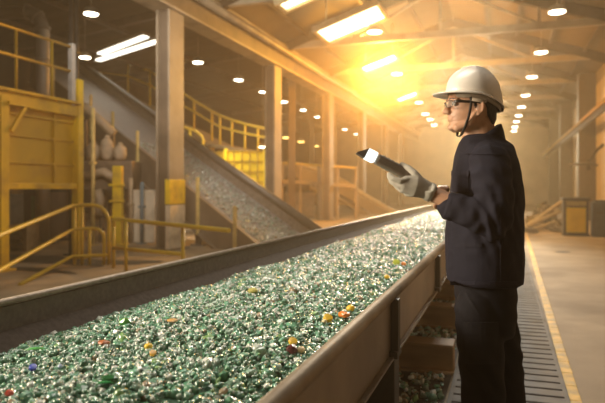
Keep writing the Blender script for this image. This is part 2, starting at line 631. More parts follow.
def scatter(name, centers, sizes, sub, flat_p, colw, m, rng, base=None, flatten=0.75, bright=1.0, whitened=0.0):
    """merge many small lumps into one mesh"""
    tv, tf = ico(sub)
    n = len(centers)
    nv, nf = len(tv), len(tf)
    jit = 1 + rng.normal(0, .11, (n, nv, 1)).clip(-.3, .35)
    v = tv[None] * jit
    v = v * (rng.uniform(.6, 1.35, (n, 1, 3)) * np.array([1, 1, flatten]))
    # random rotation from quaternions
    q = rng.normal(0, 1, (n, 4))
    q[:, 1:3] *= .5
    q /= np.linalg.norm(q, axis=1, keepdims=True)
    w, x, y, z = q.T
    R = np.stack([1 - 2 * (y * y + z * z), 2 * (x * y - z * w), 2 * (x * z + y * w), 2 * (x * y + z * w), 1 - 2 * (x * x + z * z), 2 * (y * z - x * w),
                  2 * (x * z - y * w), 2 * (y * z + x * w), 1 - 2 * (x * x + y * y)], 1).reshape(n, 3, 3)
    v = np.einsum('nij,nvj->nvi', R, v) * sizes[:, None, None] + centers[:, None, :]
    faces = tf[None] + (np.arange(n) * nv)[:, None, None]
    idx = rng.choice(len(PAL), n, p=colw)
    if whitened:      # clear fragments paint a light-sheen strip down the middle of the trough
        g = np.exp(-((centers[:, 0] + 1.22) / .26) ** 2) * whitened
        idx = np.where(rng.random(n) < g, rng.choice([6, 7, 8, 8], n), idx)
    cols = PAL[idx] * rng.uniform(.75, 1.25, (n, 1)) * bright
    col = np.repeat(cols[:, None, :], nv, 1).reshape(-1, 3)
    V = v.reshape(-1, 3)
    Fc = faces.reshape(-1, 3)
    smooth = np.repeat(rng.random(n) > flat_p, nf)
    if base is not None:
        bv, bf = base
        Fb = np.array(bf) + len(V)
        V = np.concatenate([V, np.array(bv)])
        col = np.concatenate([col, np.tile(np.array([[.08, .17, .11]]), (len(bv), 1))])
        Fc = np.concatenate([Fc, Fb])
        smooth = np.concatenate([smooth, np.ones(len(Fb), bool)])
    me = bpy.data.meshes.new(name)
    me.vertices.add(len(V))
    me.vertices.foreach_set('co', V.astype(np.float32).ravel())
    me.loops.add(len(Fc) * 3)
    me.loops.foreach_set('vertex_index', Fc.astype(np.int32).ravel())
    me.polygons.add(len(Fc))
    me.polygons.foreach_set('loop_start', np.arange(0, len(Fc) * 3, 3, dtype=np.int32))
    me.polygons.foreach_set('loop_total', np.full(len(Fc), 3, dtype=np.int32))
    me.polygons.foreach_set('use_smooth', smooth)
    at = me.attributes.new('glass_colour', 'FLOAT_COLOR', 'POINT')
    at.data.foreach_set('color', np.concatenate([col.clip(0, 1), np.ones((len(V), 1))], 1).astype(np.float32).ravel())
    me.update(calc_edges=True)
    return link(name, me, m)


glass_m = mat_glass('crushed_glass', 0.27)
pts, szs = [], []
rng = np.random.default_rng(5)


def zone(ya, yb, dens, lo, hi, lift=0.0):
    n = int((yb - ya) * 1.27 * dens)
    for _ in range(n):
        x = rng.uniform(-1.772, -0.515)
        y = rng.uniform(ya, yb)
        s = rng.uniform(lo, hi) * (1.45 if rng.random() < .08 else 1)
        pts.append((x, y, bed_z(x, y) + s * .3 + lift))
        szs.append(s)


zone(0.75, 4.2, 2000, .008, .0175)
zone(0.75, 4.2, 1500, .004, .008, .010)
zone(4.2, 7.96, 1900, .008, .0155)
near = (np.array(pts), np.array(szs))
pts, szs = [], []
zone(8.1, 21.3, 950, .011, .021)
far = (np.array(pts), np.array(szs))
# closed bed beneath the lumps
def bed(ya, yb, ny, nx=18):
    bv, bf = [], []
    for j in range(ny + 1):
        y = ya + (yb - ya) * (j / ny)
        for i in range(nx + 1):
            x = -1.79 + (1.295) * i / nx
            bv.append((x, y, bed_z(x, y) - .004))
    for j in range(ny):
        for i in range(nx):
            a = j * (nx + 1) + i
            bf += [(a, a + 1, a + nx + 2), (a, a + nx + 2, a + nx + 1)]
    return bv, bf


o = scatter('crushed_glass', near[0], near[1], 1, .15, PW, glass_m, rng, base=bed(-1.1, 8.0, 90), whitened=.22, flatten=.62)
tag(o, 'wet crushed green and colourless glass heaped along the trough conveyor', 'crushed glass', None, 'stuff')
o = scatter('crushed_glass', far[0], far[1], 1, .3, PW, glass_m, rng, base=bed(8.06, 21.4, 90), whitened=.5)
tag(o, 'glittering crushed glass at the far end of the trough conveyor', 'crushed glass', None, 'stuff')

# ------------------------------------------------------------------ coloured oddments lying on the glass
plast = lambda n, c, r=.35: mat(n, c, r, var=.12, scale=30, coat=.2)
Ym = plast('plastic_yellow', (.85, .55, .04))
Om = plast('plastic_orange', (.75, .22, .03))
Rm = plast('plastic_red', (.55, .06, .03))
Bm = plast('plastic_blue', (.04, .08, .6))
Mm = plast('plastic_maroon', (.09, .02, .02))
Gm = plast('plastic_lime', (.12, .5, .12))
Cm = plast('plastic_cream', (.85, .7, .42))


def on_bed(u, v):
    d = 600 * .6 / (v - VH)
    for _ in range(6):
        p = P(u, v, d)
        z = bed_z(p.x, p.y) + .016
        d = F * (CAMZ - z) / (v - VH)
    return P(u, v, d), d


def oddment(u, v, rpx, m, name, label, cat, kind='ball', sq=(1, 1, .8), a=0.0):
    p, d = on_bed(u, v)
    p.z += .004 if kind == 'cap' else 0
    r = rpx * d / F
    mb = MB()
    if kind == 'ball':       # dented plastic ball with a seam and a filling nub
        rings = []
        for i in range(1, 9):
            t = -PI / 2 + PI * i / 9
            ring = []
            for k in range(16):
                q = 2 * PI * k / 16
                rr = r * (1 + .07 * mnoise.noise(Vector((math.cos(q) * 1.3 + u, math.sin(q) * 1.3, t * 1.5))))
                if i in (4, 5):
                    rr *= 1.03
                ring.append(p + Vector((rr * sq[0] * math.cos(t) * math.cos(q), rr * sq[1] * math.cos(t) * math.sin(q), rr * sq[2] * math.sin(t) + r * .3)))
            rings.append(ring)
        mb.loft(rings)
        mb.lathe([(r * .2, 0), (r * .2, r * .12), (r * .1, r * .16)], p + Vector((0, 0, r * .3 + r * sq[2] * .92)), 10)
    elif kind == 'cap':      # bottle cap: ribbed skirt, flat crown
        R = Matrix.Rotation(.5, 3, 'X') @ Matrix.Rotation(.4, 3, 'Y')
        seg = 28
        prof = [(.8, -.45), (1, -.45), (1, .25), (.88, .42), (.3, .46), (.02, .46)]
        vs, fs = [], []
        for j, (pr, ph) in enumerate(prof):
            for k in range(seg):
                q = 2 * PI * k / seg
                rr = r * pr * (1 + (.04 if k % 2 and 0 < j < 3 else 0))
                vs.append(R @ Vector((rr * math.cos(q), rr * math.sin(q), r * ph)) + p + Vector((0, 0, r * .3)))
        for j in range(len(prof) - 1):
            for k in range(seg):
                fs.append((j * seg + k, j * seg + (k + 1) % seg, (j + 1) * seg + (k + 1) % seg, (j + 1) * seg + k))
        fs.append(tuple(range(seg))[::-1])
        fs.append(tuple(range((len(prof) - 1) * seg, len(prof) * seg)))
        mb.add(vs, fs, False)
    elif kind == 'shard':    # long curved bottle splinter
        n = 9
        rings = []
        for i in range(n):
            t = i / (n - 1) * 2 - 1
            wv = r * .24 * (1 - abs(t) ** 2.5) + r * .03
            c = p + Vector((math.cos(a) * r * t, math.sin(a) * r * t, .008 + r * .12 * (1 - t * t)))
            s = Vector((-math.sin(a), math.cos(a), 0))
            rings.append([c + s * wv * math.cos(q) + Vector((0, 0, 1)) * wv * .45 * math.sin(q) for q in [2 * PI * k / 8 for k in range(8)]])
        mb.loft(rings, smooth=False)
    elif kind == 'lump':     # crumpled scrap
        tv, tf = ico(2)
        vs = []
        for q in tv:
            k = 1 + .3 * mnoise.noise(Vector(q) * 1.7 + Vector((u, v, 0)))
            vs.append(p + Vector((q[0] * sq[0], q[1] * sq[1], q[2] * sq[2])) * r * k + Vector((0, 0, r * .35)))
        mb.add(vs, [tuple(f) for f in tf], False)
    return whole(name, mb, m, label, cat, 'coloured scraps on the glass')


oddment(148.5, 347.5, 4.2, Ym, 'plastic_ball', 'round yellow plastic ball on the glass, larger of a yellow pair', 'ball')
oddment(153, 355, 3.2, plast('plastic_amber', (.8, .42, .05)), 'plastic_stopper', 'smaller amber yellow cap just below the round yellow ball', 'cap', 'cap')
oddment(293, 343.5, 4.2, Ym, 'plastic_stopper', 'yellow cap topping the cluster of maroon and cream scraps', 'cap', 'cap')
oddment(292, 351.5, 6.2, Mm, 'plastic_lump', 'dark maroon lump among yellow and cream scraps by the near lip', 'scrap', 'lump')
oddment(301, 351, 4.2, Cm, 'plastic_ball', 'pale cream ball touching the dark maroon lump', 'ball')
oddment(328, 320, 4.4, Ym, 'plastic_stopper', 'yellow cap on the glass to one side of the red scrap', 'cap', 'cap')
oddment(324.5, 322.5, 2.8, Cm, 'plastic_scrap', 'tiny pale yellow scrap against the yellow cap beside the red scrap', 'scrap', 'lump')
oddment(344, 316.5, 5.6, Om, 'plastic_scrap', 'crumpled orange red scrap between two yellow pieces near the lip', 'scrap', 'lump', (1.1, .9, .6))
oddment(350.5, 309.5, 4.2, Ym, 'plastic_ball', 'yellow ball touching the near lip behind the orange red scrap', 'ball')
oddment(253, 292.5, 5.0, plast('plastic_olive', (.5, .45, .12)), 'plastic_lump', 'olive yellow lump lying alone in the middle of the glass', 'scrap', 'lump', (1.2, 1, .6))
oddment(172.5, 322, 4.6, plast('plastic_ochre', (.6, .36, .12)), 'plastic_scrap', 'ochre flat scrap on the glass nearer the far skirt', 'scrap', 'lump', (1.3, 1, .4))
oddment(104, 344.5, 5.2, plast('plastic_rust', (.42, .14, .05)), 'plastic_scrap', 'rusty orange flat scrap among green glass near the far skirt', 'scrap', 'lump', (1.3, 1, .5))
oddment(33, 369.5, 3.6, Bm, 'bottle_cap', 'deep blue bottle cap glinting on the glass', 'cap', 'cap')
oddment(9.5, 394.5, 4.4, Rm, 'plastic_scrap', 'red scrap at the lower corner of the glass', 'scrap', 'lump')
oddment(35, 352, 10, Gm, 'glass_shard', 'long bright green glass splinter beside the far skirt', 'shard', 'shard', a=.55)
oddment(105, 386, 9, plast('glass_mid_green', (.05, .3, .1), .15), 'glass_shard', 'long mid green splinter lying on pale glass near the frame bottom', 'shard', 'shard', a=.4)
oddment(396.5, 263.5, 3.4, plast('plastic_lemon', (.6, .7, .08)), 'plastic_stopper', 'lemon green cap far along the glass near the lip', 'cap', 'cap')
oddment(403.5, 264.5, 2.6, Om, 'plastic_scrap', 'small orange scrap next to the lemon green cap', 'scrap', 'lump')
oddment(387, 277.5, 2.6, Ym, 'plastic_ball', 'small yellow ball by the lip, below the lemon green cap', 'ball')
oddment(60.5, 367, 2.5, plast('plastic_pale_blue', (.5, .6, .85)), 'plastic_ball', 'small pale bluish bead glinting below the rusty scrap', 'ball')
oddment(125, 324, 6, plast('glass_lime', (.08, .3, .06), .15), 'glass_lump', 'vivid green glass lump close to the far skirt', 'shard', 'lump', (1.2, .8, .7))
oddment(110, 382, 8, plast('glass_forest', (.03, .14, .05), .15), 'glass_lump', 'big dark green glass lump beside the mid green splinter', 'shard', 'lump', (1.2, .8, .6))

# ------------------------------------------------------------------ floor beams under the conveyor, glass litter, grating
beam_m = mat('timber_brown_beam', (0.44, 0.27, 0.13), 0.65, var=0.25, scale=2, bump=0.15, stretch=(1, 8, 8), dirt=(0.27, 0.165, 0.085))
WHERE = ('in front of the worker\'s knee, nearest of the row', 'second of the row, behind the nearest one', 'third of the row', 'fourth of the row')
for i, y in enumerate((4.36, 5.76, 7.2, 8.7, 10.2)):
    mb = MB()
    mb.box((-1.15, y, .105), (1.62, .13, .17), None, .008)
    mb.box((-1.15, y, .01), (1.62, .2, .02), None, .004)
    mb.box((-1.15, y, .2), (1.62, .2, .02), None, .004)
    tag_l = ('brown cross beam on the littered floor beside the worker, nearest of the row', 'second brown cross beam under the conveyor, behind the nearest one', 'third brown cross beam under the conveyor', 'fourth brown cross beam under the conveyor', 'last brown cross beam far under the conveyor')[i]
    whole('cross_beam', mb, beam_m, tag_l, 'beam', 'brown beams under the conveyor')
pts, szs = [], []
for _ in range(9000):
    y = 1.2 + 10 * rng.random() ** 1.2
    x = rng.uniform(-1.98, -.375)
    if any(abs(y - b) < .15 for b in (4.36, 5.76, 7.2, 8.7, 10.2)) or (any(abs(y - b) < .19 for b in (.9, 2.6, 7.8, 11.3)) and (x > -.7 or x < -1.74)):
        continue
    s = rng.uniform(.008, .03)
    pts.append((x, y, s * .55))
    szs.append(s)
lit_w = np.array([.06, .06, .05, .04, .04, .05, .08, .12, .12, .14, .18, .04, .02])
o = scatter('glass_litter', np.array(pts), np.array(szs), 1, .7, lit_w / lit_w.sum(), mat_glass('glass_litter', .3), rng, flatten=.5, bright=1.25)
tag(o, 'spilled glass fragments and dirt on the floor beneath the conveyor', 'glass litter', None, 'stuff')

gm = mat('grating_steel', (0.18, 0.168, 0.158), 0.75, 0.0, spec=.2, var=0.25, scale=6, dirt=(.12, .1, .08), dscale=3)
gr = thing('walkway_grating', 'long grey steel bar grating walkway the worker stands on', 'grating', (.04, 12, 0))
mb = MB()
y = .9
while y < 24:
    mb.box((.02, y, .018), (.66, .116, .024), None, .006)
    y += .142
mb.build('slat', gm, gr)
mb = MB()
for x in (-.315, .355):
    mb.box((x, 12.4, .017), (.028, 23.2, .028), None, .003)
mb.build('frame', gm, gr)
# ------------------------------------------------------------------ raised yellow hopper platform
XP = -7.5
ya, yb = 6.2, 7.95         # visible run along the hall, corner post at yb
yc = (11.1 + XP * SN) / CS
y_at = lambda u: on_x(u, 188, XP).y
yR = y_at(76)
yL = y_at(3)
plat = thing('hopper_platform', 'yellow raised hopper enclosure with railing on top, on yellow posts', 'platform', (XP - 1, (yL + yR) / 2, 0))
yfar = yL - 3.0
panel_m = mat('yellow_panel', (0.66, 0.42, 0.006), .5, var=.1, scale=1.5, dirt=(.5, .28, .02), dscale=1.6)
mb = MB()
mb.box((XP - .06, (yfar + yR) / 2, 2.02), (.06, yR - yfar, 1.3))
for k, z in enumerate((1.72, 2.16, 2.5)):
    mb.box((XP - .02, (yfar + yR) / 2, z), (.05, yR - yfar, .035))
mb.box((XP - .015, y_at(55), 2.02), (.05, .05, 1.3))
mb.build('wall_panel', panel_m, plat)
mb = MB().box((XP - 1.3, yR - .06, 2.02), (2.4, .06, 1.3))
mb.build('wall_panel', panel_m, plat)
mb = MB()
mb.box((XP, (yfar + yR) / 2, 2.72), (.16, yR - yfar, .22), None, .01)
mb.box((XP + .04, (yfar + yR) / 2, 2.85), (.2, yR - yfar, .05), None, .006)
mb.build('deck_beam', yellow, plat)
mb = MB().box((XP, (yfar + yR) / 2, 1.33), (.14, yR - yfar, .1), None, .01)
mb.build('lower_beam', yellow, plat)
mb = MB().box((XP - 1.4, (yfar + yR) / 2, 2.83), (2.8, yR - yfar, .05))
mb.build('deck', mat('deck_dark', (.1, .075, .05), .7), plat)
for y, w, top in ((yR + .02, .15, 3.3), (yL - .05, .17, 2.75), (yfar, .17, 2.75)):
    mb = MB().box((XP + .02, y, top / 2), (.15, w, top), None, .008)
    mb.box((XP + .02, y, .015), (.3, .3, .03), None, .004)
    mb.build('post', yellow, plat)
for s in (1,):
    y = yL + .04
    mb = MB().bar((XP + .1, y + .02, 2.2), (XP + .1, y + .32, 2.62), .05, .06)
    mb.box((XP + .1, y + .2, 2.64), (.08, .5, .05))
    mb.build('bracket', yellow, plat)
rl = MB()
for z in (3.86, 3.42):
    rl.tube([(XP + .04, yfar, z), (XP + .04, yR - .12, z)], .026, 10)
rl.build('handrail', yellow_rail, plat)
for u in (14, 50):
    y = y_at(u)
    MB().tube([(XP + .04, y, 2.86), (XP + .04, y, 3.86)], .024, 10).build('railing_post', yellow_rail, plat)
pale = mat('pale_post_paint', (.5, .46, .42), .5)
MB().box((XP + .04, y_at(70), 3.36), (.1, .1, 1.12), None, .01).build('end_post', pale, plat)

# thin dark standpipes rising beside the platform corner
for u, d, lab in ((71, 11.6, 'thin dark standpipe rising above the platform end post, outer one'), (76.5, 12.0, 'thin dark standpipe rising above the platform end post, inner one')):
    p = P(u, 100, d)
    mb = MB().tube([(p.x, p.y, 0.02), (p.x, p.y, 5.7)], .045, 10)
    mb.box((p.x, p.y, .02), (.2, .2, .03))
    mb.box((p.x, p.y, 4.0), (.13, .13, .06))
    whole('standpipe', mb, steel_dark, lab, 'pipe')
# grey duct with elbow above the platform
a = P(43, 150, 14.0)
dm = mat('duct_grey', (.3, .26, .22), .5, .3, var=.15, scale=2)
R_ = Vector((CS, SN, 0))
top = P(28, 12, 14.0)
pts = [Vector((a.x, a.y, 2.0)), P(43, 60, 14.0), P(43, 42, 14.0)] + [P(43 - 15 + 15 * math.cos(t), 34 - 22 * math.sin(t), 14.0) for t in [PI / 2 * i / 7 for i in range(8)]] + [P(14, 12.5, 14.2), P(-40, 16, 14.6)]
dt = thing('duct_pipe', 'large grey duct with an elbow bending down behind the platform railing', 'duct', (a.x, a.y, 2.0))
MB().tube(pts, .15, 18).build('duct_run', dm, dt)
for i in (1, 4, 7, 10):
    p = pts[i]
    q = (pts[i + 1] - pts[i - 1]).normalized()
    MB().tube([p - q * .03, p + q * .03], .185, 18).build('flange_ring', dm, dt)
mb = MB().tube([(a.x, a.y, 0.0), (a.x, a.y, 2.02)], .15, 18)
mb.box((a.x, a.y, .02), (.5, .5, .04))
mb.build('duct_foot', dm, dt)

# ------------------------------------------------------------------ stair handrail with looped ends
st = thing('stair_handrail', 'yellow tubular handrail with two looped ends, running down past the hopper platform', 'handrail', P(75, 265, 10.1))
r1 = .032
p75 = 10.1


def zline(uvd):
    return [P(*q) for q in uvd]


loop1 = [P(93 + 16 * math.sin(t), 224 - 19 * math.cos(t), p75) for t in [PI / 2 * i / 6 for i in range(7)]]
pts = [P(-30, 249, 6.6), P(0, 235, 7.4), P(72, 206, 10.0), P(80, 205, p75)] + loop1 + [P(109, 240, p75), P(109, 264.5, p75)]
MB().tube(pts, r1, 10).build('top_rail', yellow_rail, st)
loop2 = [P(94 + 10 * math.sin(t), 238 - 9.5 * math.cos(t), p75) for t in [PI / 2 * i / 5 for i in range(6)]]
pts = [P(-30, 287, 6.6), P(0, 270, 7.4), P(70, 231, 10.0), P(76, 229, p75)] + loop2 + [P(104, 264.5, p75)]
MB().tube(pts, r1 * .9, 10).build('middle_rail', yellow_rail, st)
MB().tube([P(20, 284.5, 8.0), P(72, 256.5, 10.0), P(109, 255, p75)], r1 * .9, 10).build('bottom_rail', yellow_rail, st)
for u, t0 in ((74.5, 206), (82, 206), (89.6, 229)):
    MB().tube([P(u, t0, p75), P(u, 264.8, p75)], r1 * .85, 8).build('rail_post', yellow_rail, st)

# guard rail in front of the first column, running toward the main conveyor
gd = thing('guard_rail', 'low yellow guard rail crossing in front of the first big column', 'guard rail', P(113, 262, 9.7))
d0, d1 = 9.7, 7.25
MB().tube([P(113.5, 262, 10.2), P(113.5, 226, 9.75)] + [P(116 - 2.5 * math.cos(t), 221.5 - 2.5 * math.sin(t), 9.7) for t in (0.3, .9, 1.4)] + [P(170, 224.5, 8.4), P(229, 230.5, d1)], .03, 10).build('top_rail', yellow_rail, gd)
MB().tube([P(113.5, 248, 9.7), P(183, 254.2, 8.2)], .03, 10).build('lower_rail', yellow_rail, gd)
for u, d in ((126, 9.35), (183, 8.2)):
    b = P(u, 200, d)
    zt = P(u, interp(u, [113, 229], [220, 231]), d).z
    MB().tube([(b.x, b.y, 0), (b.x, b.y, zt)], .028, 8).build('rail_post', yellow_rail, gd)
b = P(113.5, 200, 9.75)
MB().tube([(b.x, b.y, 0), (b.x, b.y, P(113.5, 226, 9.75).z)], .028, 8).build('rail_post', yellow_rail, gd)

# ------------------------------------------------------------------ inclined conveyor
inc = thing('inclined_conveyor', 'steep dark conveyor carrying glass down behind the first big column', 'conveyor', P(300, 240, 13.2))
LO, HI = P(312, 226, 13.0), P(79, 61.5, 21.5)           # far lip centre line
# continue the lower end
dirv = (HI - LO)
hz = Vector((dirv.x, dirv.y, 0)).normalized()
LO = LO - dirv * .02
lat = Vector((hz.y, -hz.x, 0))
if lat.dot(Vector((-SN, CS, 0))) > 0:
    lat = -lat                                          # points to the near side
t_ = dirv.normalized()
nrm = lat.cross(t_)
if nrm.z < 0:
    nrm = -nrm
W, HW = 1.55, 0.34
incl_web = mat('incline_web', (0.2, 0.15, 0.105), .55, .1, var=.2, scale=2)
incl_lip = mat('incline_lip', (0.1, 0.085, 0.072), .4, .3, var=.2, scale=4)
MB().tube([LO, HI], .095, 14).build('far_lip', incl_lip, inc)
b0, b1 = LO - nrm * .05, HI - nrm * .05
MB().bar(b0 - nrm * HW * .5, b1 - nrm * HW * .5, .04, HW, up=nrm).build('far_wall', mat('incline_inner', (.2, .16, .125), .6, var=.3, scale=14), inc)
c0, c1 = LO - nrm * (HW - .02) + lat * W * .5, HI - nrm * (HW - .02) + lat * W * .5
MB().bar(c0, c1, W, .03, up=nrm).build('belt', mat('incline_belt', (.3, .265, .245), .55, var=.3, scale=30, bump=.3, bscale=50), inc)
n0, n1 = LO + lat * W - nrm * (HW + .28), HI + lat * W - nrm * (HW + .28)
mb = MB().bar(n0, n1, .05, .74, up=nrm)
mb.bar(n0 + lat * .01 + nrm * .37, n1 + lat * .01 + nrm * .37, .07, .04, up=nrm)
mb.bar(n0 + lat * .03 - nrm * .36, n1 + lat * .03 - nrm * .36, .12, .05, up=nrm)
mb.build('near_wall', incl_web, inc)
MB().bar(LO + lat * W * .5 - nrm * .58, HI + lat * W * .5 - nrm * .58, W - .1, .06, up=nrm).build('under_tray', incl_web, inc)
Lk = (n1 - n0).length
for k in range(9):
    q = n0 + (n1 - n0) * ((k + .45) / 9)
    mb = MB().bar(q + lat * .07 - Vector((0, 0, .42)), q + lat * .07 + Vector((0, 0, .85)), .06, .06, up=lat)
    mb.build('side_stanchion', mat('stanchion_ochre', (.62, .45, .16), .5), inc)
for k in (.18, .45, .72, .93):
    for s in (0.12, W - .12):
        q = LO + (HI - LO) * k + lat * s - nrm * .6
        mb = MB().bar((q.x, q.y, 0), (q.x, q.y, q.z), .14, .14)
        mb.box((q.x, q.y, .02), (.3, .3, .04))
        mb.build('leg', incl_web, inc)
    qa = LO + (HI - LO) * k + lat * .12 - nrm * .6
    qb = qa + lat * (W - .24)
    MB().bar((qa.x, qa.y, .3), (qb.x, qb.y, qb.z * .8), .07, .07).build('brace', incl_web, inc)
pts, szs = [], []
for _ in range(2600):
    k = .44 * rng.random() ** 1.8
    s = rng.uniform(.012, .03)
    q = LO + (HI - LO) * k + lat * rng.uniform(.16, W - .16) - nrm * (HW - .04 - s * 1.5)
    pts.append(tuple(q))
    szs.append(s)
inc_w = np.array([.0, .0, .0, .01, .0, .04, .14, .26, .36, .14, .03, .01, .01])
o = scatter('crushed_glass', np.array(pts), np.array(szs), 1, .8, inc_w / inc_w.sum(), mat_glass('glass_pale', .16), rng, flatten=.6, bright=.75)
tag(o, 'pale glittering crushed glass sliding down the steep dark conveyor', 'crushed glass', None, 'stuff')

# ------------------------------------------------------------------ walkway railing, curved, behind the incline
rp = [(98, 56, 84, 24), (128, 62, 86, 24), (150, 71, 95, 23.6), (172, 86, 110, 23.2), (194, 100.5, 118.5, 22.6), (212, 111.5, 130, 22), (220, 115.5, 134, 21.6), (232, 120, 136, 21.2), (245, 124, 139, 20.8), (258, 127, 141, 20.4), (268, 129, 143, 20.1)]
wk = thing('walkway_railing', 'yellow double railing sweeping down and round above the mesh crate', 'railing', P(220, 180, 21.5))
MB().tube([P(u, a, d) for u, a, b, d in rp], .05, 10).build('top_rail', yellow_rail, wk)
MB().tube([P(u, (a + b) / 2 + 2, d) for u, a, b, d in rp], .042, 10).build('middle_rail', yellow_rail, wk)
for u, a, b, d in rp[1:]:
    MB().tube([P(u, a, d), P(u, b + 11, d)], .042, 8).build('rail_post', yellow_rail, wk)
dk = MB()
for (u, a, b, d), (u2, a2, b2, d2) in zip(rp[:-1], rp[1:]):
    p, q = P(u, b + 12, d), P(u2, b2 + 12, d2)
    dk.bar(p, q, .9, .1)
dk.build('deck', mat('walkway_deck', (.2, .14, .07), .6), wk)
# deck posts down to the floor
for i in (1, 3, 5):
    u, a, b, d = rp[i]
    p = P(u, b + 13, d)
    MB().bar((p.x, p.y, 0), tuple(p), .14, .14).build('deck_post', yellow, wk)
hl = thing('ladder_hoop', 'small looped yellow hand hold sticking up beside the steep conveyor lip', 'handrail', P(190, 160, 20.4))
q = [P(176, 128, 20.4), P(184, 127, 20.4), P(196, 131, 20.4), P(202, 136, 20.4), P(203.5, 141, 20.4), P(202, 150, 20.4)]
MB().tube(q, .045, 10).build('hoop', yellow_rail, hl)
MB().tube([P(176, 128, 20.4), P(176, 160, 20.4)], .04, 8).build('hoop_post', yellow_rail, hl)
p = P(190, 240, 20.4)
MB().tube([P(190, 129, 20.4), Vector((P(190, 129, 20.4).x, P(190, 129, 20.4).y, 0))], .05, 8).build('hoop_post', yellow_rail, hl)

# yellow mesh crate: sheet back with grid of bars
cr = thing('mesh_crate', 'tall yellow crate with square mesh sides below the curved railing', 'crate', P(238, 230, 20))
e = [P(209, 151, 21), P(226, 150, 19.2), P(265, 150, 19.6)]
ym = mat('crate_yellow', (.8, .54, .01), .5, var=.15, scale=2)
mb = MB()
for a, b in zip(e[:-1], e[1:]):
    a0, b0 = Vector((a.x, a.y, .15)), Vector((b.x, b.y, .15))
    a1, b1 = Vector((a.x, a.y, 2.5)), Vector((b.x, b.y, 2.5))
    mid = (a0 + b0) / 2
    nn = (b0 - a0).cross(Vector((0, 0, 1))).normalized()
    if nn.y > 0:
        nn = -nn
    mb.bar((a0 + a1) / 2 - nn * .05, (b0 + b1) / 2 - nn * .05, .03, 2.35)
mb.build('crate_wall', ym, cr)
gb = MB()
ym2 = mat('crate_bar', (.42, .25, .02), .5)
for a, b in zip(e[:-1], e[1:]):
    for k in range(8):
        z = .15 + 2.35 * k / 7
        gb.bar((a.x, a.y, z), (b.x, b.y, z), .03, .03)
    n = max(3, int((b - a).length / .24))
    for k in range(n + 1):
        q = a + (b - a) * (k / n)
        gb.bar((q.x, q.y, .0), (q.x, q.y, 2.52), .03, .03)
gb.build('mesh_grid', ym2, cr)
for q in e:
    MB().bar((q.x, q.y, 0), (q.x, q.y, 2.56), .09, .09).build('corner_post', ym, cr)

# ------------------------------------------------------------------ clutter under and behind the incline
dark_m = mat('cabinet_dark', (.045, .032, .025), .6)
brown_m = mat('board_brown', (.2, .13, .085), .65, var=.2, scale=2)
beige_m = mat('panel_beige', (.72, .6, .44), .7, var=.15, scale=1.2, dirt=(.36, .28, .18))
c = P(50, 240, 15.0)
cb = thing('control_cabinet', 'dark cabinet with brown door and thin green strip, behind the yellow platform posts', 'cabinet', (c.x, c.y, 0))
R3 = Matrix.Rotation(TH, 3, 'Z')
MB().box((c.x, c.y, .68), (1.1, .5, 1.24), R3, .01).build('cabinet_body', dark_m, cb)
MB().box(Vector((c.x, c.y, .64)) + R3 @ Vector((.27, -.265, 0)), (.62, .03, 1.12), R3, .006).build('door', brown_m, cb)
MB().box(Vector((c.x, c.y, .8)) + R3 @ Vector((-.3, -.262, 0)), (.1, .02, .6), R3).build('green_strip', mat('strip_green', (.05, .16, .06), .5), cb)
MB().box((c.x, c.y, .03), (1.15, .52, .06), R3).build('plinth', dark_m, cb)

# pale partition sheets seen below the platform, each leaning panel by itself
def sheet(u0, u1, v0, d, label, m, name='upright_sheet', v1=None, lean=0.0):
    a, b = P(u0, 200, d), P(u1, 200, d)
    z1 = P(u0, v0, d).z
    z0 = P(u0, v1, d).z if v1 else 0.0
    R = Matrix.Rotation(TH, 3, 'Z')
    mid = (a + b) / 2
    w_ = (b - a).length
    mb = MB().box((mid.x, mid.y, (z0 + z1) / 2), (w_, .06, z1 - z0), R, .01)
    for s in (-.5, .5):
        mb.box(Vector((mid.x, mid.y, (z0 + z1) / 2)) + R @ Vector((s * (w_ - .06), -.02, 0)), (.06, .08, z1 - z0), R, .005)
    for z in (z0 + .04, z1 - .04):
        mb.box(Vector((mid.x, mid.y, z)) + R @ Vector((0, -.02, 0)), (w_, .08, .07), R, .005)
    return whole(name, mb, m, label, 'panel')


sheet(9, 42, 194, 17.2, 'pale grey green partition sheet behind the dark cabinet', mat('sheet_grey', (.33, .32, .27), .7, var=.15))
sheet(46, 72, 190, 17.8, 'dim brown partition sheet right behind the dark cabinet top', mat('sheet_brown', (.16, .12, .09), .7))
sheet(134, 156, 190, 14.3, 'pale upright sheet beside the first column', beige_m)
sheet(184, 207, 196, 17.8, 'pale beige sheet past the first column under the steep conveyor', beige_m)
sheet(214, 232, 206, 17.6, 'smaller pale beige sheet low under the steep conveyor', beige_m)
# low pallet box by the platform
c = P(14, 236, 12.6)
mb = MB()
for k in range(3):
    mb.box((c.x, c.y, .1 + .17 * k), (.8, .6, .03), R3)
for s in (-.36, 0, .36):
    mb.box(Vector((c.x, c.y, .27)) + R3 @ Vector((s, 0, 0)), (.08, .58, .54), R3)
whole('pallet_stack', mb, mat('pallet_wood', (.34, .26, .17), .75), 'low pale pallet stack between the two yellow platform posts', 'pallet')

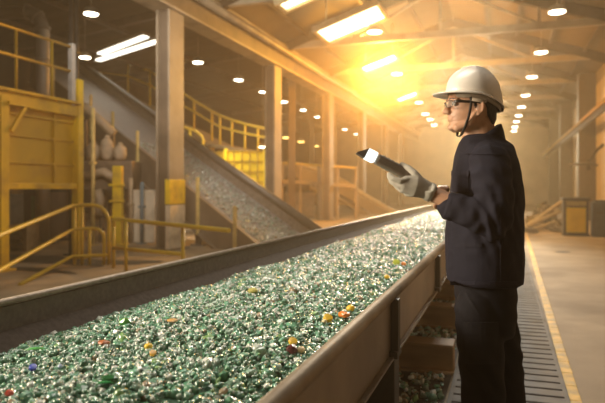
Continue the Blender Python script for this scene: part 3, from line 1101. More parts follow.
# brown screening machine under the incline, with pipes and sacks
mc = thing('screening_machine', 'brown machine with pipes and hoppers under the upper steep conveyor', 'machine', P(108, 240, 14.6))
mm = mat('machine_brown', (.17, .115, .07), .6, .1, var=.35, scale=3, dirt=(.08, .055, .035), dscale=2)
c = P(106, 240, 14.6)
MB().box((c.x, c.y, 1.6), (1.5, .8, .7), R3, .03).build('machine_body', mm, mc)
hp = MB()
for s in (-.4, .35):
    q = Vector((c.x, c.y, 1.25)) + R3 @ Vector((s, -.1, 0))
    hp.lathe([(.12, -.55), (.15, -.5), (.45, 0), (.47, .05)], q, 4)
hp.build('hopper', mm, mc)
for s in (-.68, 0, .68):
    for e_ in (-.33, .33):
        q = Vector((c.x, c.y, 0)) + R3 @ Vector((s, e_, 0))
        MB().bar(q, q + Vector((0, 0, 1.3)), .1, .1).build('leg', mm, mc)
ppm = mat('pipe_tan', (.4, .29, .18), .5, var=.2)
for (uv, dd) in ((((84, 106), (98, 119), (114, 134)), 14.95), (((86, 176), (104, 172), (120, 182)), 14.1), (((97, 190), (100, 200), (97, 215)), 14.1)):
    MB().tube([P(u, v, dd) for u, v in uv], .11, 12).build('pipe', ppm, mc)
for u0, v0 in ((86, 120), (113, 133)):
    a = P(u0, v0, 14.93)
    MB().bar((a.x, a.y, 1.95), (a.x, a.y, a.z), .07, .07).build('pipe_stand', mm, mc)
MB().bar((c.x, c.y, 1.2), (c.x + .8 * CS, c.y + .8 * SN, .1), .08, .08).build('brace', mm, mc)

sack_m = mat('sack_beige', (.42, .31, .2), .8, var=.25, scale=4, bump=.3, bscale=9)
for i, (u, v, d, w_, h_, lab) in enumerate(((93, 152, 14.45, .26, .42, 'beige sack on top of the brown machine, beside the yellow corner post'), (107, 149, 14.45, .26, .54, 'tall rounded beige sack in the middle of the machine top'), (120, 153, 14.45, .25, .38, 'small beige sack on the machine top nearest the column'))):
    p = P(u, v, d)
    p.z = 1.96 + h_ * .49
    mb = MB()
    rings = []
    for j in range(1, 10):
        t = -PI / 2 + PI * j / 10
        ring = []
        for k in range(18):
            q = 2 * PI * k / 18
            wob = 1 + .14 * mnoise.noise(Vector((3 * math.cos(q) + i * 5, 3 * math.sin(q), 2 * t)))
            ring.append(p + R3 @ Vector((w_ * .62 * wob * math.cos(t) ** .6 * math.cos(q), .19 * wob * math.cos(t) ** .6 * math.sin(q), h_ * .5 * math.sin(t))))
        rings.append(ring)
    mb.loft(rings)
    mb.tube([p + R3 @ Vector((0, 0, h_ * .42)), p + R3 @ Vector((.02, -.03, h_ * .62))], [.08, .05], 10)
    whole('sack', mb, sack_m, lab, 'sack')
# yellow uprights
for u, v0, d, w_, lab in ((118, 166, 13.6, .2, 'stout yellow upright with cross lugs under the steep conveyor'),):
    p = P(u, 200, d)
    zt = P(u, v0, d).z
    t = thing('yellow_upright', lab, 'post', (p.x, p.y, 0))
    MB().box((p.x, p.y, zt / 2), (w_, w_, zt), R3, .01).build('shaft', yellow, t)
    for v in (185, 201, 217):
        q = P(u, v, d)
        MB().box(q + R3 @ Vector((0, -.1, 0)), (w_ * 1.7, .08, .05), R3, .006).build('lug', yellow, t)
    MB().box((p.x, p.y, .02), (.4, .4, .04), R3).build('foot_plate', yellow, t)
for u, v0, d, m_, lab in ((93, 108, 13.6, 'stanchion_ochre', 'thin ochre pole just past the yellow platform corner'), (142, 182, 13.9, 'blue_pipe', 'thin blue grey pipe beside the first column'), (131, 178, 14.0, 'pipe_tan', 'thin tan pole between the yellow upright and first column')):
    m2 = MATS.get(m_) or mat('blue_pipe', (.12, .17, .2), .5)
    p = P(u, 200, d)
    zt = P(u, v0, d).z
    mb = MB().tube([(p.x, p.y, 0), (p.x, p.y, zt)], .045, 10)
    mb.box((p.x, p.y, .015), (.18, .18, .03))
    mb.box((p.x, p.y, zt * .6), (.12, .12, .05))
    whole('thin_pole', mb, m2, lab, 'pole')

# ------------------------------------------------------------------ hazy plant in the middle distance
hazem = mat('distant_steel', (.3, .21, .12), .6, var=.2, scale=1)
ch = thing('chute_conveyor', 'hazy arched chute on trestle legs in the distance behind the scanner', 'conveyor', P(345, 230, 28))
path = [(278, 166), (290, 163), (305, 166), (320, 171), (334, 177), (347, 184), (358, 191), (372, 200), (388, 209), (404, 216)]
lip = [P(u, v, 28 + i * .25) for i, (u, v) in enumerate(path)]
MB().tube(lip, .13, 12).build('top_lip', mat('distant_pale', (.5, .38, .22), .5), ch)
mb = MB()
for p, q in zip(lip[:-1], lip[1:]):
    mb.bar(p - Vector((0, 0, .36)), q - Vector((0, 0, .36)), .08, .55)
mb.build('side_wall', hazem, ch)
MB().tube([p + Vector((0, 0, -.95)) for p in lip], .09, 10).build('lower_rail', hazem, ch)
for i in (1, 3, 6, 8):
    p = lip[i]
    MB().bar((p.x, p.y, 0), (p.x, p.y, p.z - .5), .22, .22).build('trestle_leg', hazem, ch)
for i in (1, 3, 6):
    p, q = lip[i], lip[i + 2 if i == 6 else i + 2]
    MB().bar((p.x, p.y, .3), (q.x, q.y, q.z - .9), .1, .1).build('brace', hazem, ch)
pl = thing('access_platform', 'hazy access platform with rail on posts, standing before the arched chute', 'platform', P(320, 215, 24))
a, b = P(282, 181, 25), P(356, 186, 25)
MB().bar(a, b, .5, .14).build('deck', hazem, pl)
MB().tube([a + Vector((0, 0, .75)), b + Vector((0, 0, .75))], .05, 8).build('handrail', yellow_rail, pl)
for k in range(5):
    q = a + (b - a) * (k / 4)
    MB().bar((q.x, q.y, 0), (q.x, q.y, q.z + .75), .1, .1).build('post', hazem, pl)
t = thing('distant_hopper', 'squat tan machine block seen low behind the column foot, in haze', 'machine', P(300, 222, 26.4))
p = P(300, 215, 26.4)
MB().box((p.x, p.y, .55), (1.3, .8, 1.1), R3, .05).build('body', mat('distant_tan', (.42, .3, .17), .6, var=.2), t)
MB().lathe([(.3, -.2), (.55, .35), (.58, .4)], (p.x, p.y, 1.25), 4).build('hopper', hazem, t)
for s in (-.5, .5):
    MB().box((p.x + s, p.y, .05), (.2, .84, .1), R3).build('foot', hazem, t)
# slender dark posts standing among the plant
for u, d, lab in ((292, 22, 'slender dark post next to the second big column'), (334, 27, 'slender dark post rising behind the arched chute, past the second column'), (312, 31, 'slender hazy post between the dark posts')):
    p = P(u, 200, d)
    mb = MB().box((p.x, p.y, 2.6), (.26, .26, 5.2), R3, .01)
    mb.box((p.x, p.y, .03), (.5, .5, .06), R3)
    mb.box((p.x, p.y, 5.17), (.4, .4, .06), R3)
    whole('slender_post', mb, mat('post_dark', (.13, .085, .05), .6), lab, 'post')
# ------------------------------------------------------------------ right hand side of the hall
yc_ = thing('yellow_cabinet', 'yellow fronted metal cabinet with dark hood on the concrete floor', 'cabinet', on_z(576, 236, 0))
p = ORG[yc_.name].copy()
dk_ = mat('cabinet_grey_brown', (.05, .043, .037), .6)
MB().box((p.x, p.y + .25, .48), (.62, .5, .96), None, .015).build('cabinet_body', dk_, yc_)
MB().box((p.x, p.y - .01, .43), (.48, .03, .68), None, .008).build('door', mat('cabinet_yellow', (.75, .5, .01), .5, var=.12, scale=3), yc_)
for k in range(9):
    pass
lv = MB()
for k in range(7):
    lv.box((p.x - .18 + k * .06, p.y - .03, .43), (.02, .012, .6))
lv.build('door_rib', MATS['cabinet_yellow'], yc_)
MB().box((p.x, p.y + .22, 1.0), (.7, .56, .08), None, .012).build('top', dk_, yc_)
MB().box((p.x, p.y - .03, .88), (.5, .03, .13), None, .006).build('display_panel', mat('panel_olive', (.3, .22, .07), .5), yc_)
MB().box((p.x, p.y + .2, .03), (.66, .5, .06)).build('plinth', dk_, yc_)

for u, v, w_, h_, m_, lab in ((600, 237, .36, .85, mat('bin_slate', (.07, .08, .09), .6), 'slate dark bin next to the yellow fronted cabinet'),):
    p = on_z(u, v, 0)
    t = thing('storage_bin', lab, 'bin', p)
    MB().box((p.x, p.y + .2, h_ / 2), (w_, .4, h_), None, .02).build('bin_body', m_, t)
    MB().box((p.x, p.y + .19, h_ + .03), (w_ + .03, .46, .06), None, .015).build('lid', m_, t)
    MB().box((p.x, p.y - .01, h_ * .75), (w_ * .4, .03, .04)).build('handle', steel_dark, t)
p0 = on_z(600, 237, 0)
p0, p1 = Vector((p0.x - .13, p0.y + .25, .932)), Vector((p0.x + .36, p0.y + .25, .932))
mb = MB().bar(p0, p1, .5, .035)
mb.bar(p0 + Vector((0, -.2, .03)), p1 + Vector((0, -.2, .03)), .06, .03)
whole('board_cover', mb, mat('board_slate', (.1, .11, .115), .7), 'slate board laid over the top of the slate bin', 'board')

# planks leaning on the rubbish heap
pm = mat('plank_pale', (.36, .3, .21), .7, var=.2, scale=3, stretch=(1, 1, 6))
planks = [((524, 228), (563, 201), 19, 19.6, 'long pale plank leaning upward, topmost on the rubble heap'), ((528, 226), (561, 211), 18.6, 19.2, 'pale plank lying lower under the leaning plank'),
          ((530, 231), (556, 222), 18, 18.4, 'short plank near the floor at the front of the rubble heap')]
for (q0, q1, d0_, d1_, lab) in planks:
    a, b = P(*q0, d0_), P(*q1, d1_)
    mb = MB().bar(a, b, .16, .05, bevel=.006)
    mb.bar(a + Vector((0, 0, .035)), a + (b - a) * .96 + Vector((0, 0, .035)), .09, .03)
    whole('plank', mb, pm, lab, 'plank', 'planks on the rubble heap')
# heap: broken slabs and dust
rg = np.random.default_rng(3)
pts, szs = [], []
c = on_z(548, 227, 0)
for _ in range(420):
    a = rg.normal(0, 1, 2)
    x = c.x + a[0] * .36 - .1
    y = c.y + 1.0 + a[1] * 1.0
    h = max(0, .85 - .55 * abs(a[0]) - .35 * abs(a[1]))
    s = rg.uniform(.06, .2)
    pts.append((min(max(x, .85), 2.6), y, s * .3 + h * rg.random()))
    szs.append(s)
rub_w = np.array([.0, .0, .0, .02, .03, .1, .15, .15, .05, .35, .12, .02, .01])
sv = PAL.copy()
PAL[:] = np.array([(.12, .105, .088)] * 13) * np.linspace(.55, 1.7, 13)[:, None]
PAL[5] = (.1, .13, .125)
PAL[6] = (.2, .2, .185)
rm = mat_glass('rubble_stone', .8)
rm.node_tree.nodes['Principled BSDF'].inputs['Coat Weight'].default_value = 0
rm.node_tree.nodes['Principled BSDF'].inputs['Specular IOR Level'].default_value = .2
o = scatter('rubble', np.array(pts), np.array(szs), 1, 1.0, np.ones(13) / 13, rm, rg, flatten=.4)
tag(o, 'grey broken rubble and scrap heaped against the wall beyond the worker', 'rubble', None, 'stuff')
PAL[:] = sv
# flat grey slabs in front of the heap
for u, v, d_, sx, sy, rz, lab in ((527, 233, 17.6, .5, .5, .3, 'flat grey slab on the floor next to the worker\'s back'), (558, 232, 17.2, .45, .5, -.2, 'flat dark slab on the floor before the yellow cabinet'), (540, 229, 18.6, .6, .5, .1, 'flat grey slab resting at the middle of the heap foot')):
    p = on_z(u, v, 0)
    R = Matrix.Rotation(rz, 3, 'Z') @ Matrix.Rotation(.08, 3, 'Y')
    mb = MB().box((p.x, p.y, .07), (sx, sy, .06), R, .012)
    mb.box((p.x + .05, p.y + .05, .12), (sx * .7, sy * .8, .05), R, .012)
    whole('flat_slab', mb, mat('slab_grey', (.19, .17, .145), .75, var=.25, scale=5), lab, 'slab')

# bracket pipe run on the right wall
t = thing('mounted_pipe', 'dark pipe branch with valve fixed to the wall above the cabinets', 'pipe', P(589, 165, 19.5))
MB().tube([P(570, 164.5, 20.5), P(588, 163.5, 19.7), P(597, 150, 19.3), P(603, 145, 19.0)], .05, 10).build('pipe', steel_dark, t)
MB().tube([P(588, 159, 19.6), P(588.5, 170, 19.6)], .06, 10).build('valve', steel_dark, t)
MB().tube([P(588, 163, 19.5), P(598, 165.5, 19.4)], .035, 8).build('wall_arm', steel_dark, t)
# ------------------------------------------------------------------ the worker
GZ = 0.030
DP = 2.55
R0 = (485 - 302.5) * DP / F
rootp = P(485, VH, DP)
per = thing('person', 'worker in white hard hat, glasses and dark navy workwear holding a scanner over the glass', 'person', (rootp.x, rootp.y, GZ), rotz=TH)


def L(u, v, y=0.0):
    """person-local point seen at pixel (u, v), y metres farther than the body's mid plane"""
    d = DP + y
    return Vector(((u - 302.5) * d / F - R0, y, CAMZ - (v - VH) * d / F - GZ))


def mat_skin(name, col):
    m = mat(name, col, .5, var=.1, scale=20)
    b = m.node_tree.nodes['Principled BSDF']
    b.inputs['Subsurface Weight'].default_value = .12
    b.inputs['Subsurface Radius'].default_value = (.012, .005, .003)
    return m


skin = mat_skin('skin', (.56, .31, .19))
# ---- head profile measured along the face outline (x towards the back, z up from the chin)
HC = L(473.5, 132, 0)          # below the ear canal, at chin height
zs = [0, .008, .02, .032, .042, .05, .058, .066, .076, .088, .1, .115, .124, .136, .152, .172, .195, .215, .229, .235]
fx = [-.078, -.094, -.104, -.1015, -.097, -.1015, -.0985, -.1025, -.101, -.098, -.0955, -.093, -.098, -.1065, -.1065, -.101, -.083, -.056, -.022, .01]
bx = [-.02, .0, .015, .028, .04, .05, .057, .063, .071, .079, .086, .092, .095, .097, .098, .095, .083, .065, .045, .02]
hw = [.022, .036, .047, .053, .056, .0585, .0605, .0625, .0645, .067, .069, .0705, .071, .0725, .0745, .0745, .068, .053, .032, .012]
mb = MB()
NS = 36
rings = []
for z, f, b, w_ in zip(zs, fx, bx, hw):
    ring = []
    for k in range(NS):
        a = 2 * PI * k / NS
        ca, sa = math.cos(a), math.sin(a)
        xm = f * .35 + b * .65 if z > .1 else f * .3 + b * .7       # widest point sits toward the ear
        ex = 2.1
        rx = (b - xm) if ca > 0 else (xm - f)
        p = 2 / ex if ca > 0 else 2 / 2.15
        x = xm + math.copysign(abs(ca) ** p, ca) * rx
        y = math.copysign(abs(sa) ** (2 / 2.2), sa) * w_
        ring.append(HC + Vector((x, y, z)))
    rings.append(ring)
mb.loft(rings)
hp = lambda x, y, z: HC + Vector((x, y, z))
# nose: bridge, tip, wings
mb.capsule([hp(-.098, 0, .121), hp(-.108, 0, .105), hp(-.119, 0, .09), hp(-.1215, 0, .0835)], [.0085, .0095, .0115, .0105], 12)
mb.ball(hp(-.1235, 0, .0845), (.0105, .0115, .0105), 12)
for s in (-1, 1):
    mb.ball(hp(-.1095, s * .0125, .082), (.012, .0085, .009), 12)
    # brow ridge, cheekbone, jaw, lips
    mb.capsule([hp(-.103, s * .012, .131), hp(-.1, s * .032, .135), hp(-.084, s * .052, .13)], [.008, .0085, .007], 10)
    mb.capsule([hp(-.076, s * .03, .016), hp(-.03, s * .053, .032), hp(-.008, s * .06, .068)], [.018, .018, .014], 12)
mb.capsule([hp(-.098, -.02, .0605), hp(-.105, 0, .0615), hp(-.098, .02, .0605)], [.0045, .0062, .0045], 10)
mb.capsule([hp(-.097, -.017, .0515), hp(-.1035, 0, .051), hp(-.097, .017, .0515)], [.005, .0068, .005], 10)
mb.ball(hp(-.094, 0, .018), (.017, .02, .015), 14)
# ears: rim, bowl and lobe
for s in (-1, 1):
    ec = hp(.006, s * .0735, .097)
    pts = [ec + Vector((.0125 * math.cos(t) + .004 * math.sin(t) * .6, s * (.003 + .005 * math.cos(t - .3)), .028 * math.sin(t))) for t in [(-2.3 + 4.9 * i / 12) for i in range(13)]]
    mb.capsule(pts, [.0055] * 13, 8)
    mb.ball(ec + Vector((.002, -s * .001, 0)), (.014, .007, .026), 12)
    mb.ball(ec + Vector((-.006, s * .002, -.03)), (.008, .006, .01), 10)
# neck
mb.capsule([L(486, 150, 0), L(483, 138, 0), L(480, 124, 0), L(479, 112, 0)], [.062, .058, .056, .05], 18)
mb.capsule([L(470, 146, 0), L(470.5, 138, 0), L(472, 131, 0)], [.034, .034, .034], 14)
mb.ball(L(464.5, 137.5, 0), (.012, .011, .014), 10)
# trunk
tr = []
for v, f_, b_, w_ in ((148, 466, 505, .09), (158, 462, 512, .165), (172, 458, 516, .18), (195, 456, 517, .17), (220, 457, 516, .155), (245, 457, 513, .15), (270, 460, 508, .15), (292, 465, 505, .12), (310, 470, 502, .1)):
    c, r_ = L((f_ + b_) / 2, v), (b_ - f_) / 2 * DP / F
    tr.append([c + Vector((r_ * math.cos(2 * PI * k / 28), w_ * math.sin(2 * PI * k / 28), 0)) for k in range(28)])
mb.loft(tr)
# arms
SHN, ELN, WRN = L(489, 162, -.17), L(495, 222, -.235), L(430, 193, -.15)
SHF, ELF, WRF = L(489, 162, .17), L(489, 220, .19), L(452, 201, .03)
mb.capsule([SHN, (SHN + ELN) / 2, ELN], [.058, .05, .043], 16)
mb.capsule([ELN, ELN.lerp(WRN, .3), ELN.lerp(WRN, .72), WRN, L(424, 190.5, -.148)], [.045, .046, .035, .029, .029], 16)
mb.capsule([SHF, (SHF + ELF) / 2, ELF], [.058, .05, .043], 16)
mb.capsule([ELF, ELF.lerp(WRF, .3), ELF.lerp(WRF, .75), WRF], [.044, .044, .034, .028], 16)
# legs and feet
HIPN, KNN, ANN = L(482, 302, -.09), L(483, 369, -.1), L(486, 468, -.1)
HIPF, KNF, ANF = L(491, 302, .09), L(499, 369, .1), L(507, 468, .1)
ANN.z = ANF.z = .105
for h_, k_, a_ in ((HIPN, KNN, ANN), (HIPF, KNF, ANF)):
    mb.capsule([h_, h_.lerp(k_, .5), k_, k_.lerp(a_, .35), k_.lerp(a_, .7), a_], [.07, .066, .052, .05, .042, .036], 16)
    mb.capsule([a_ + Vector((.03, 0, -.05)), a_ + Vector((-.08, 0, -.06)), a_ + Vector((-.15, 0, -.068))], [.038, .036, .026], 12)
# right hand steadying the other forearm from behind: palm, four fingers over the top, thumb below
mb.capsule([WRF, L(446, 199, -.02), L(442, 196.5, -.055)], [.027, .033, .03], 14, [(1, 1), (1.1, .8), (1.1, .7)])
for i, (u, tip) in enumerate(((438.0, 189.3), (441.0, 188.0), (444.0, 188.3), (447.0, 189.5))):
    mb.capsule([L(440 + i * 1.6, 195, -.06), L(u + .6, 188.8, -.085), L(u, 187.4, -.12), L(u - .8, tip, -.152)], [.0105, .0098, .009, .0078], 10)
mb.capsule([L(445, 203, -.035), L(441, 207, -.075), L(437.5, 207.5, -.105), L(435, 206, -.13)], [.013, .0125, .011, .009], 10)
me = remeshed(mb, .0042, 5, .5)
for v_ in me.vertices:
    v_.co.z = max(v_.co.z, .012)
body = link('body', me, skin, per)

# ---- hair: short, dark, over skull back and sides, below the hat
hair_m = mat('hair_dark', (.022, .014, .01), .55, var=.4, scale=60, bump=.6, bscale=220, stretch=(1, 1, .3))
mb = MB()
rings = []
for z, fr, pad in ((.026, .062, .062), (.04, .055, .052), (.05, .05, .043), (.06, .042, .0355), (.075, .034, .0245), (.09, .03, .0145), (.105, .024, .008), (.12, .0, .0085), (.135, -.03, .0085), (.152, -.075, .008), (.172, -.085, .007), (.195, -.07, .006), (.215, -.05, .006), (.232, -.02, .005), (.238, .0, .004)):
    f = np.interp(z, zs, fx); b = np.interp(z, zs, bx) + pad; w_ = np.interp(z, zs, hw) + min(pad, .008) * .8
    ring = []
    for k in range(32):
        a = 2 * PI * k / 32
        ca, sa = math.cos(a), math.sin(a)
        rx = (b - fr)
        x = fr + (rx * .5) + rx * .5 * math.copysign(abs(ca) ** .9, ca)
        xm = f * .35 + b * .65
        lim = w_ * max(0.05, 1 - (abs(x - xm) / max(.02, (b - xm if x > xm else xm - f)) * .98) ** 2.2) ** .46
        ring.append(hp(x, math.copysign(min(1, abs(sa) * 1.5), sa) * lim * (1 if abs(sa) > .02 else 0), z))
    rings.append(ring)
mb.loft(rings)
for s in (-1, 1):    # sideburns and brows
    mb.capsule([hp(-.014, s * .0705, .125), hp(-.013, s * .0712, .108), hp(-.012, s * .070, .094)], [.010, .008, .004], 8, [(1, .4)] * 3, ref=(1, 0, 0))
    mb.capsule([hp(-.1085, s * .014, .1325), hp(-.1065, s * .032, .138), hp(-.088, s * .053, .134)], [.0035, .0042, .0028], 8)
hair = remeshed(mb, .0035, 2, .5)
link('hair', hair, hair_m, per)
# eyes
for s in (-1, 1):
    MB().ball(hp(-.0885, s * .032, .1155), (.0115, .0125, .0105), 14).build('eye', mat('eye_white', (.7, .66, .6), .2), per, True)
    MB().ball(hp(-.0975, s * .032, .1155), (.0035, .0055, .0055), 10).build('iris', mat('iris_brown', (.05, .025, .012), .15), per, True)

# ---- safety glasses: two lenses, dark frame and temples
fr_m = mat('glasses_frame', (.025, .018, .014), .3)
gl = MB()
for s in (-1, 1):
    lens = [hp(-.1195 + .022 * (abs(yy) / .07) ** 2, s * yy, zz) for yy, zz in ((.008, .125), (.03, .1285), (.055, .1265), (.064, .117), (.058, .103), (.035, .0985), (.016, .103), (.008, .114))]
    gl.tube(lens + [lens[0], lens[1]], .0016, 8)
    gl.tube([hp(-.1, s * .066, .121), hp(-.08, s * .0735, .1205), hp(-.03, s * .0775, .118), hp(.0, s * .079, .1175), hp(.02, s * .076, .108)], .0036, 8, ell=[(1.6, .7)] * 5)
gl.tube([hp(-.1195, -.01, .121), hp(-.123, 0, .123), hp(-.1195, .01, .121)], .0028, 8)
gf = gl.build('glasses_frame', fr_m, per, True)
lm = bpy.data.materials.new('lens_clear')
lm.use_nodes = True
b_ = lm.node_tree.nodes['Principled BSDF']
b_.inputs['Base Color'].default_value = (.75, .7, .62, 1)
b_.inputs['Roughness'].default_value = .06
b_.inputs['Alpha'].default_value = .1
b_.inputs['IOR'].default_value = 1.45
for s in (-1, 1):
    ln = MB()
    outl = [(.009, .1245), (.03, .128), (.054, .126), (.0635, .117), (.057, .1035), (.035, .099), (.0165, .1035), (.009, .114)]
    vs = [hp(-.1193 + .022 * (yy / .07) ** 2, s * yy, zz) for yy, zz in outl]
    ln.add(vs + [v + Vector((.0018, 0, 0)) for v in vs], [tuple(range(8)), tuple(range(8, 16))[::-1]] + [(i, (i + 1) % 8, 8 + (i + 1) % 8, 8 + i) for i in range(8)])
    ln.build('lens', lm, gf, True)

# ---- hard hat
hat_m = mat('hard_hat_white', (.82, .76, .68), .3, var=.05, scale=6, coat=.3)
cen = L(474.5, 96.5, 0)
ax, bx_, by = .121, .117, .102       # front, back half lengths, half width


def rim_z(phi):
    c = math.cos(phi)                  # 1 at the front
    return .012 * c if c > 0 else .012 * c - .036 * (-c) ** 1.2


def shell(phi, t, k=1.0):
    """t 0 at the rim, 1 at the crown"""
    c, s = math.cos(phi), math.sin(phi)
    lx = (ax if c > 0 else bx_) * k
    w = math.cos(t * PI / 2) ** (.95 + .3 * max(0, c))
    zr = rim_z(phi)
    top = .1235 * k
    z = zr + (top - zr) * math.sin(t * PI / 2) ** .93
    sh = -.004 * math.sin(t * PI / 2)
    return cen + Vector((-c * lx * w + sh, s * by * k * w, z))


NP, NT = 64, 18
vs, fs = [], []
for j in range(NT):
    t = j / NT
    for i in range(NP):
        p = shell(2 * PI * i / NP, t)
        y = p.y - cen.y
        # three raised ribs along the crown
        if t > .12:
            e_ = sum(math.exp(-((y - y0) / wd) ** 2) * h for y0, wd, h in ((0, .013, .0085), (.034, .006, .0035), (-.034, .006, .0035)))
            fade = ramp(t, .12, .4)
            p = p + (p - (cen + Vector((0, 0, -.02)))).normalized() * e_ * fade
        vs.append(p)
for j in range(NT - 1):
    for i in range(NP):
        fs.append((j * NP + i, j * NP + (i + 1) % NP, (j + 1) * NP + (i + 1) % NP, (j + 1) * NP + i))
fs.append(tuple((NT - 1) * NP + i for i in range(NP)))
# inside skin so the shell has a thickness
n0_ = len(vs)
for j in range(NT):
    for i in range(NP):
        vs.append(shell(2 * PI * i / NP, j / NT, .965) - Vector((0, 0, .0)))
for j in range(NT - 1):
    for i in range(NP):
        a = n0_ + j * NP + i
        fs.append((n0_ + j * NP + (i + 1) % NP, a, a + NP, n0_ + (j + 1) * NP + (i + 1) % NP))
fs.append(tuple(n0_ + (NT - 1) * NP + i for i in range(NP))[::-1])
for i in range(NP):
    fs.append((i, n0_ + i, n0_ + (i + 1) % NP, (i + 1) % NP))
hm = MB()
hm.add(vs, fs, True)
hat = hm.build('hard_hat', hat_m, per, True)
# brim with visor
bm_ = MB()
prof_n = []
rings = []
for i in range(NP + 1):
    phi = 2 * PI * i / NP
    c, s = math.cos(phi), math.sin(phi)
    p = shell(phi, 0.0)
    vis = .05 * max(0, c) ** 1.8 + .0045
    out = Vector((-c, s * .9, 0)).normalized()
    drop = Vector((0, 0, -.003))
    q = p + out * vis + drop
    i0 = p - out * .003
    rings.append([i0 + Vector((0, 0, .006)), p + out * vis * .5 + drop * .4 + Vector((0, 0, .0035)), q + Vector((0, 0, .002)), q + out * .0012 - Vector((0, 0, .001)), q - Vector((0, 0, .0035)), p + out * vis * .5 + drop * .5 - Vector((0, 0, .003)), i0 - Vector((0, 0, .002))])
bm_.loft(rings, cap=False)
bm_.build('brim', hat_m, hat, True)
# suspension band below the shell and ratchet knob at the nape
strap_m = mat('strap_black', (.02, .016, .013), .6)
band_m = mat('band_grey', (.34, .27, .2), .6)
rings = []
for i in range(49):
    phi = 2 * PI * i / 48
    c, s = math.cos(phi), math.sin(phi)
    base = cen + Vector((-c * (.102 if c > 0 else .108), s * .084, rim_z(phi) - .004))
    o_ = Vector((-c, s, 0)).normalized() * .002
    hgt = .017
    rings.append([base - o_ + Vector((0, 0, .012)), base + o_ + Vector((0, 0, .012)), base + o_ - Vector((0, 0, hgt)), base - o_ - Vector((0, 0, hgt))])
MB().loft(rings, cap=False).build('suspension_band', band_m, hat, True)
kn = MB().lathe([(.004, -.012), (.012, -.01), (.013, .008), (.004, .011)], cen + Vector((.113, 0, -.052)), 14, Matrix.Rotation(PI / 2, 3, 'Y'))
kn.build('ratchet_knob', strap_m, hat, True)
for s in (-1, 1):
    st_ = MB().tube([hp(-.035, s * .083, .137), hp(-.0315, s * .0785, .118), hp(-.034, s * .0755, .09), hp(-.041, s * .0735, .055), hp(-.052, s * .062, .016), hp(-.06, s * .034, -.014), hp(-.062, 0, -.02)], [.0042] * 7, 8, ell=[(1.3, .6)] * 7)
    st_.build('chin_strap', strap_m, hat, True)
    b2 = MB().tube([hp(.03, s * .083, .118), hp(.012, s * .082, .122), hp(-.03, s * .083, .128)], .005, 8, ell=[(1.6, .5)] * 3)
    b2.build('side_strap', band_m, hat, True)

# ---- jacket
navy = mat('jacket_navy', (.017, .0165, .026), .8, var=.14, scale=5, bump=.18, bscale=700, spec=.15)
navy_l = mat('jacket_trim', (.02, .019, .029), .8, var=.15, scale=6, bump=.15, bscale=700, spec=.15)


def ring_at(v, f_, b_, w_, ex=2.5, n=48, y0=0.0, wr=0.0, tilt=0.0):
    c, r_ = L((f_ + b_) / 2, v), (b_ - f_) / 2 * DP / F
    out = []
    for k in range(n):
        a = 2 * PI * k / n
        ca, sa = math.cos(a), math.sin(a)
        q = 1 + wr * (.5 * math.sin(5 * a + v * .11) + .5 * math.sin(9 * a - v * .07))
        out.append(c + Vector((q * r_ * math.copysign(abs(ca) ** (2 / ex), ca), q * w_ * math.copysign(abs(sa) ** (2 / ex), sa) + y0, tilt * r_ * ca)))
    return out


mb = MB()
mb.loft([ring_at(*q) for q in (
    (281.5, 449.0, 519.0, .19, 2.1, 48, 0, .01), (274, 448.0, 519.5, .195, 2.1, 48, 0, .01), (258, 447.5, 520, .195, 2.1, 48, 0, .01), (240, 447.5, 520, .193, 2.1, 48, 0, .01), (222, 448, 520, .192, 2.1, 48, 0, .01),
    (202, 450, 520, .192, 2.1, 48, 0, .01), (186, 452.5, 519, .195, 2.1, 48, 0, .008), (173, 454.5, 516.5, .2, 2.1), (163, 456, 514, .2, 2.1), (154, 458, 511, .19, 2.1), (147, 459.5, 510, .155, 2.1), (141, 461.5, 504, .105, 2), (136, 464, 500, .075, 2))])
# shoulders and sleeves
mb.capsule([L(488, 158, -.12), L(489, 161, -.16), L(491, 176, -.195), L(494, 198, -.225), L(495.5, 216, -.235), L(492, 224, -.232)], [.07, .077, .078, .074, .07, .064], 24)
mb.capsule([L(493, 221, -.235), L(482, 216, -.222), L(468, 212, -.2), L(458, 208.5, -.178), L(451.5, 206.5, -.168)], [.068, .067, .061, .057, .0545], 24)
mb.tube([L(455, 207.8, -.172), L(447.5, 205.2, -.163)], [.0545, .0545], 24)
mb.capsule([L(488, 158, .12), L(489, 161, .16), L(490, 180, .19), L(490, 216, .195)], [.07, .077, .075, .068], 24)
mb.capsule([L(489, 217, .195), L(474, 211, .14), L(456, 203.5, .05)], [.066, .06, .05], 24)
jm = remeshed(mb, .0055, 5, .5)
nv = len(jm.vertices)
co = np.empty(nv * 3)
no = np.empty(nv * 3)
jm.vertices.foreach_get('co', co)
jm.vertices.foreach_get('normal', no)
co = co.reshape(-1, 3)
no = no.reshape(-1, 3)
elb = np.array(L(496, 222, -.235))
arm_mid = np.array(L(480, 215, -.22))
pit = np.array(L(478, 178, -.2))
dsp = np.zeros(nv)
for i in range(nv):
    p = Vector(co[i])
    n1 = mnoise.noise(Vector((p.x * 9, p.y * 9, p.z * 4.0)))
    n2 = mnoise.noise(Vector((p.x * 16 + p.z * 9, p.y * 14, p.z * 11 - p.x * 8)))
    d_ = .0035 * n1 + .003 * (1 - abs(n2) * 2)
    de = np.linalg.norm(co[i] - elb)
    da = np.linalg.norm(co[i] - arm_mid)
    # gathered folds round the elbow and forearm
    s_ = (p.x + p.z * .45)
    d_ += .0065 * math.exp(-(de / .12) ** 2) * math.sin(s_ * 120 + 3 * n1) + .004 * math.exp(-(da / .13) ** 2) * math.sin((p.x * .9 - p.z * .5) * 105 + 2.5 * n2)
    dp_ = np.linalg.norm(co[i] - pit)
    d_ += .005 * math.exp(-(dp_ / .11) ** 2) * math.sin((p.x * .6 + p.z) * 95 + 3 * n1)
    dsp[i] = d_
co += no * dsp[:, None]
jm.vertices.foreach_set('co', co.ravel())
jm.update()
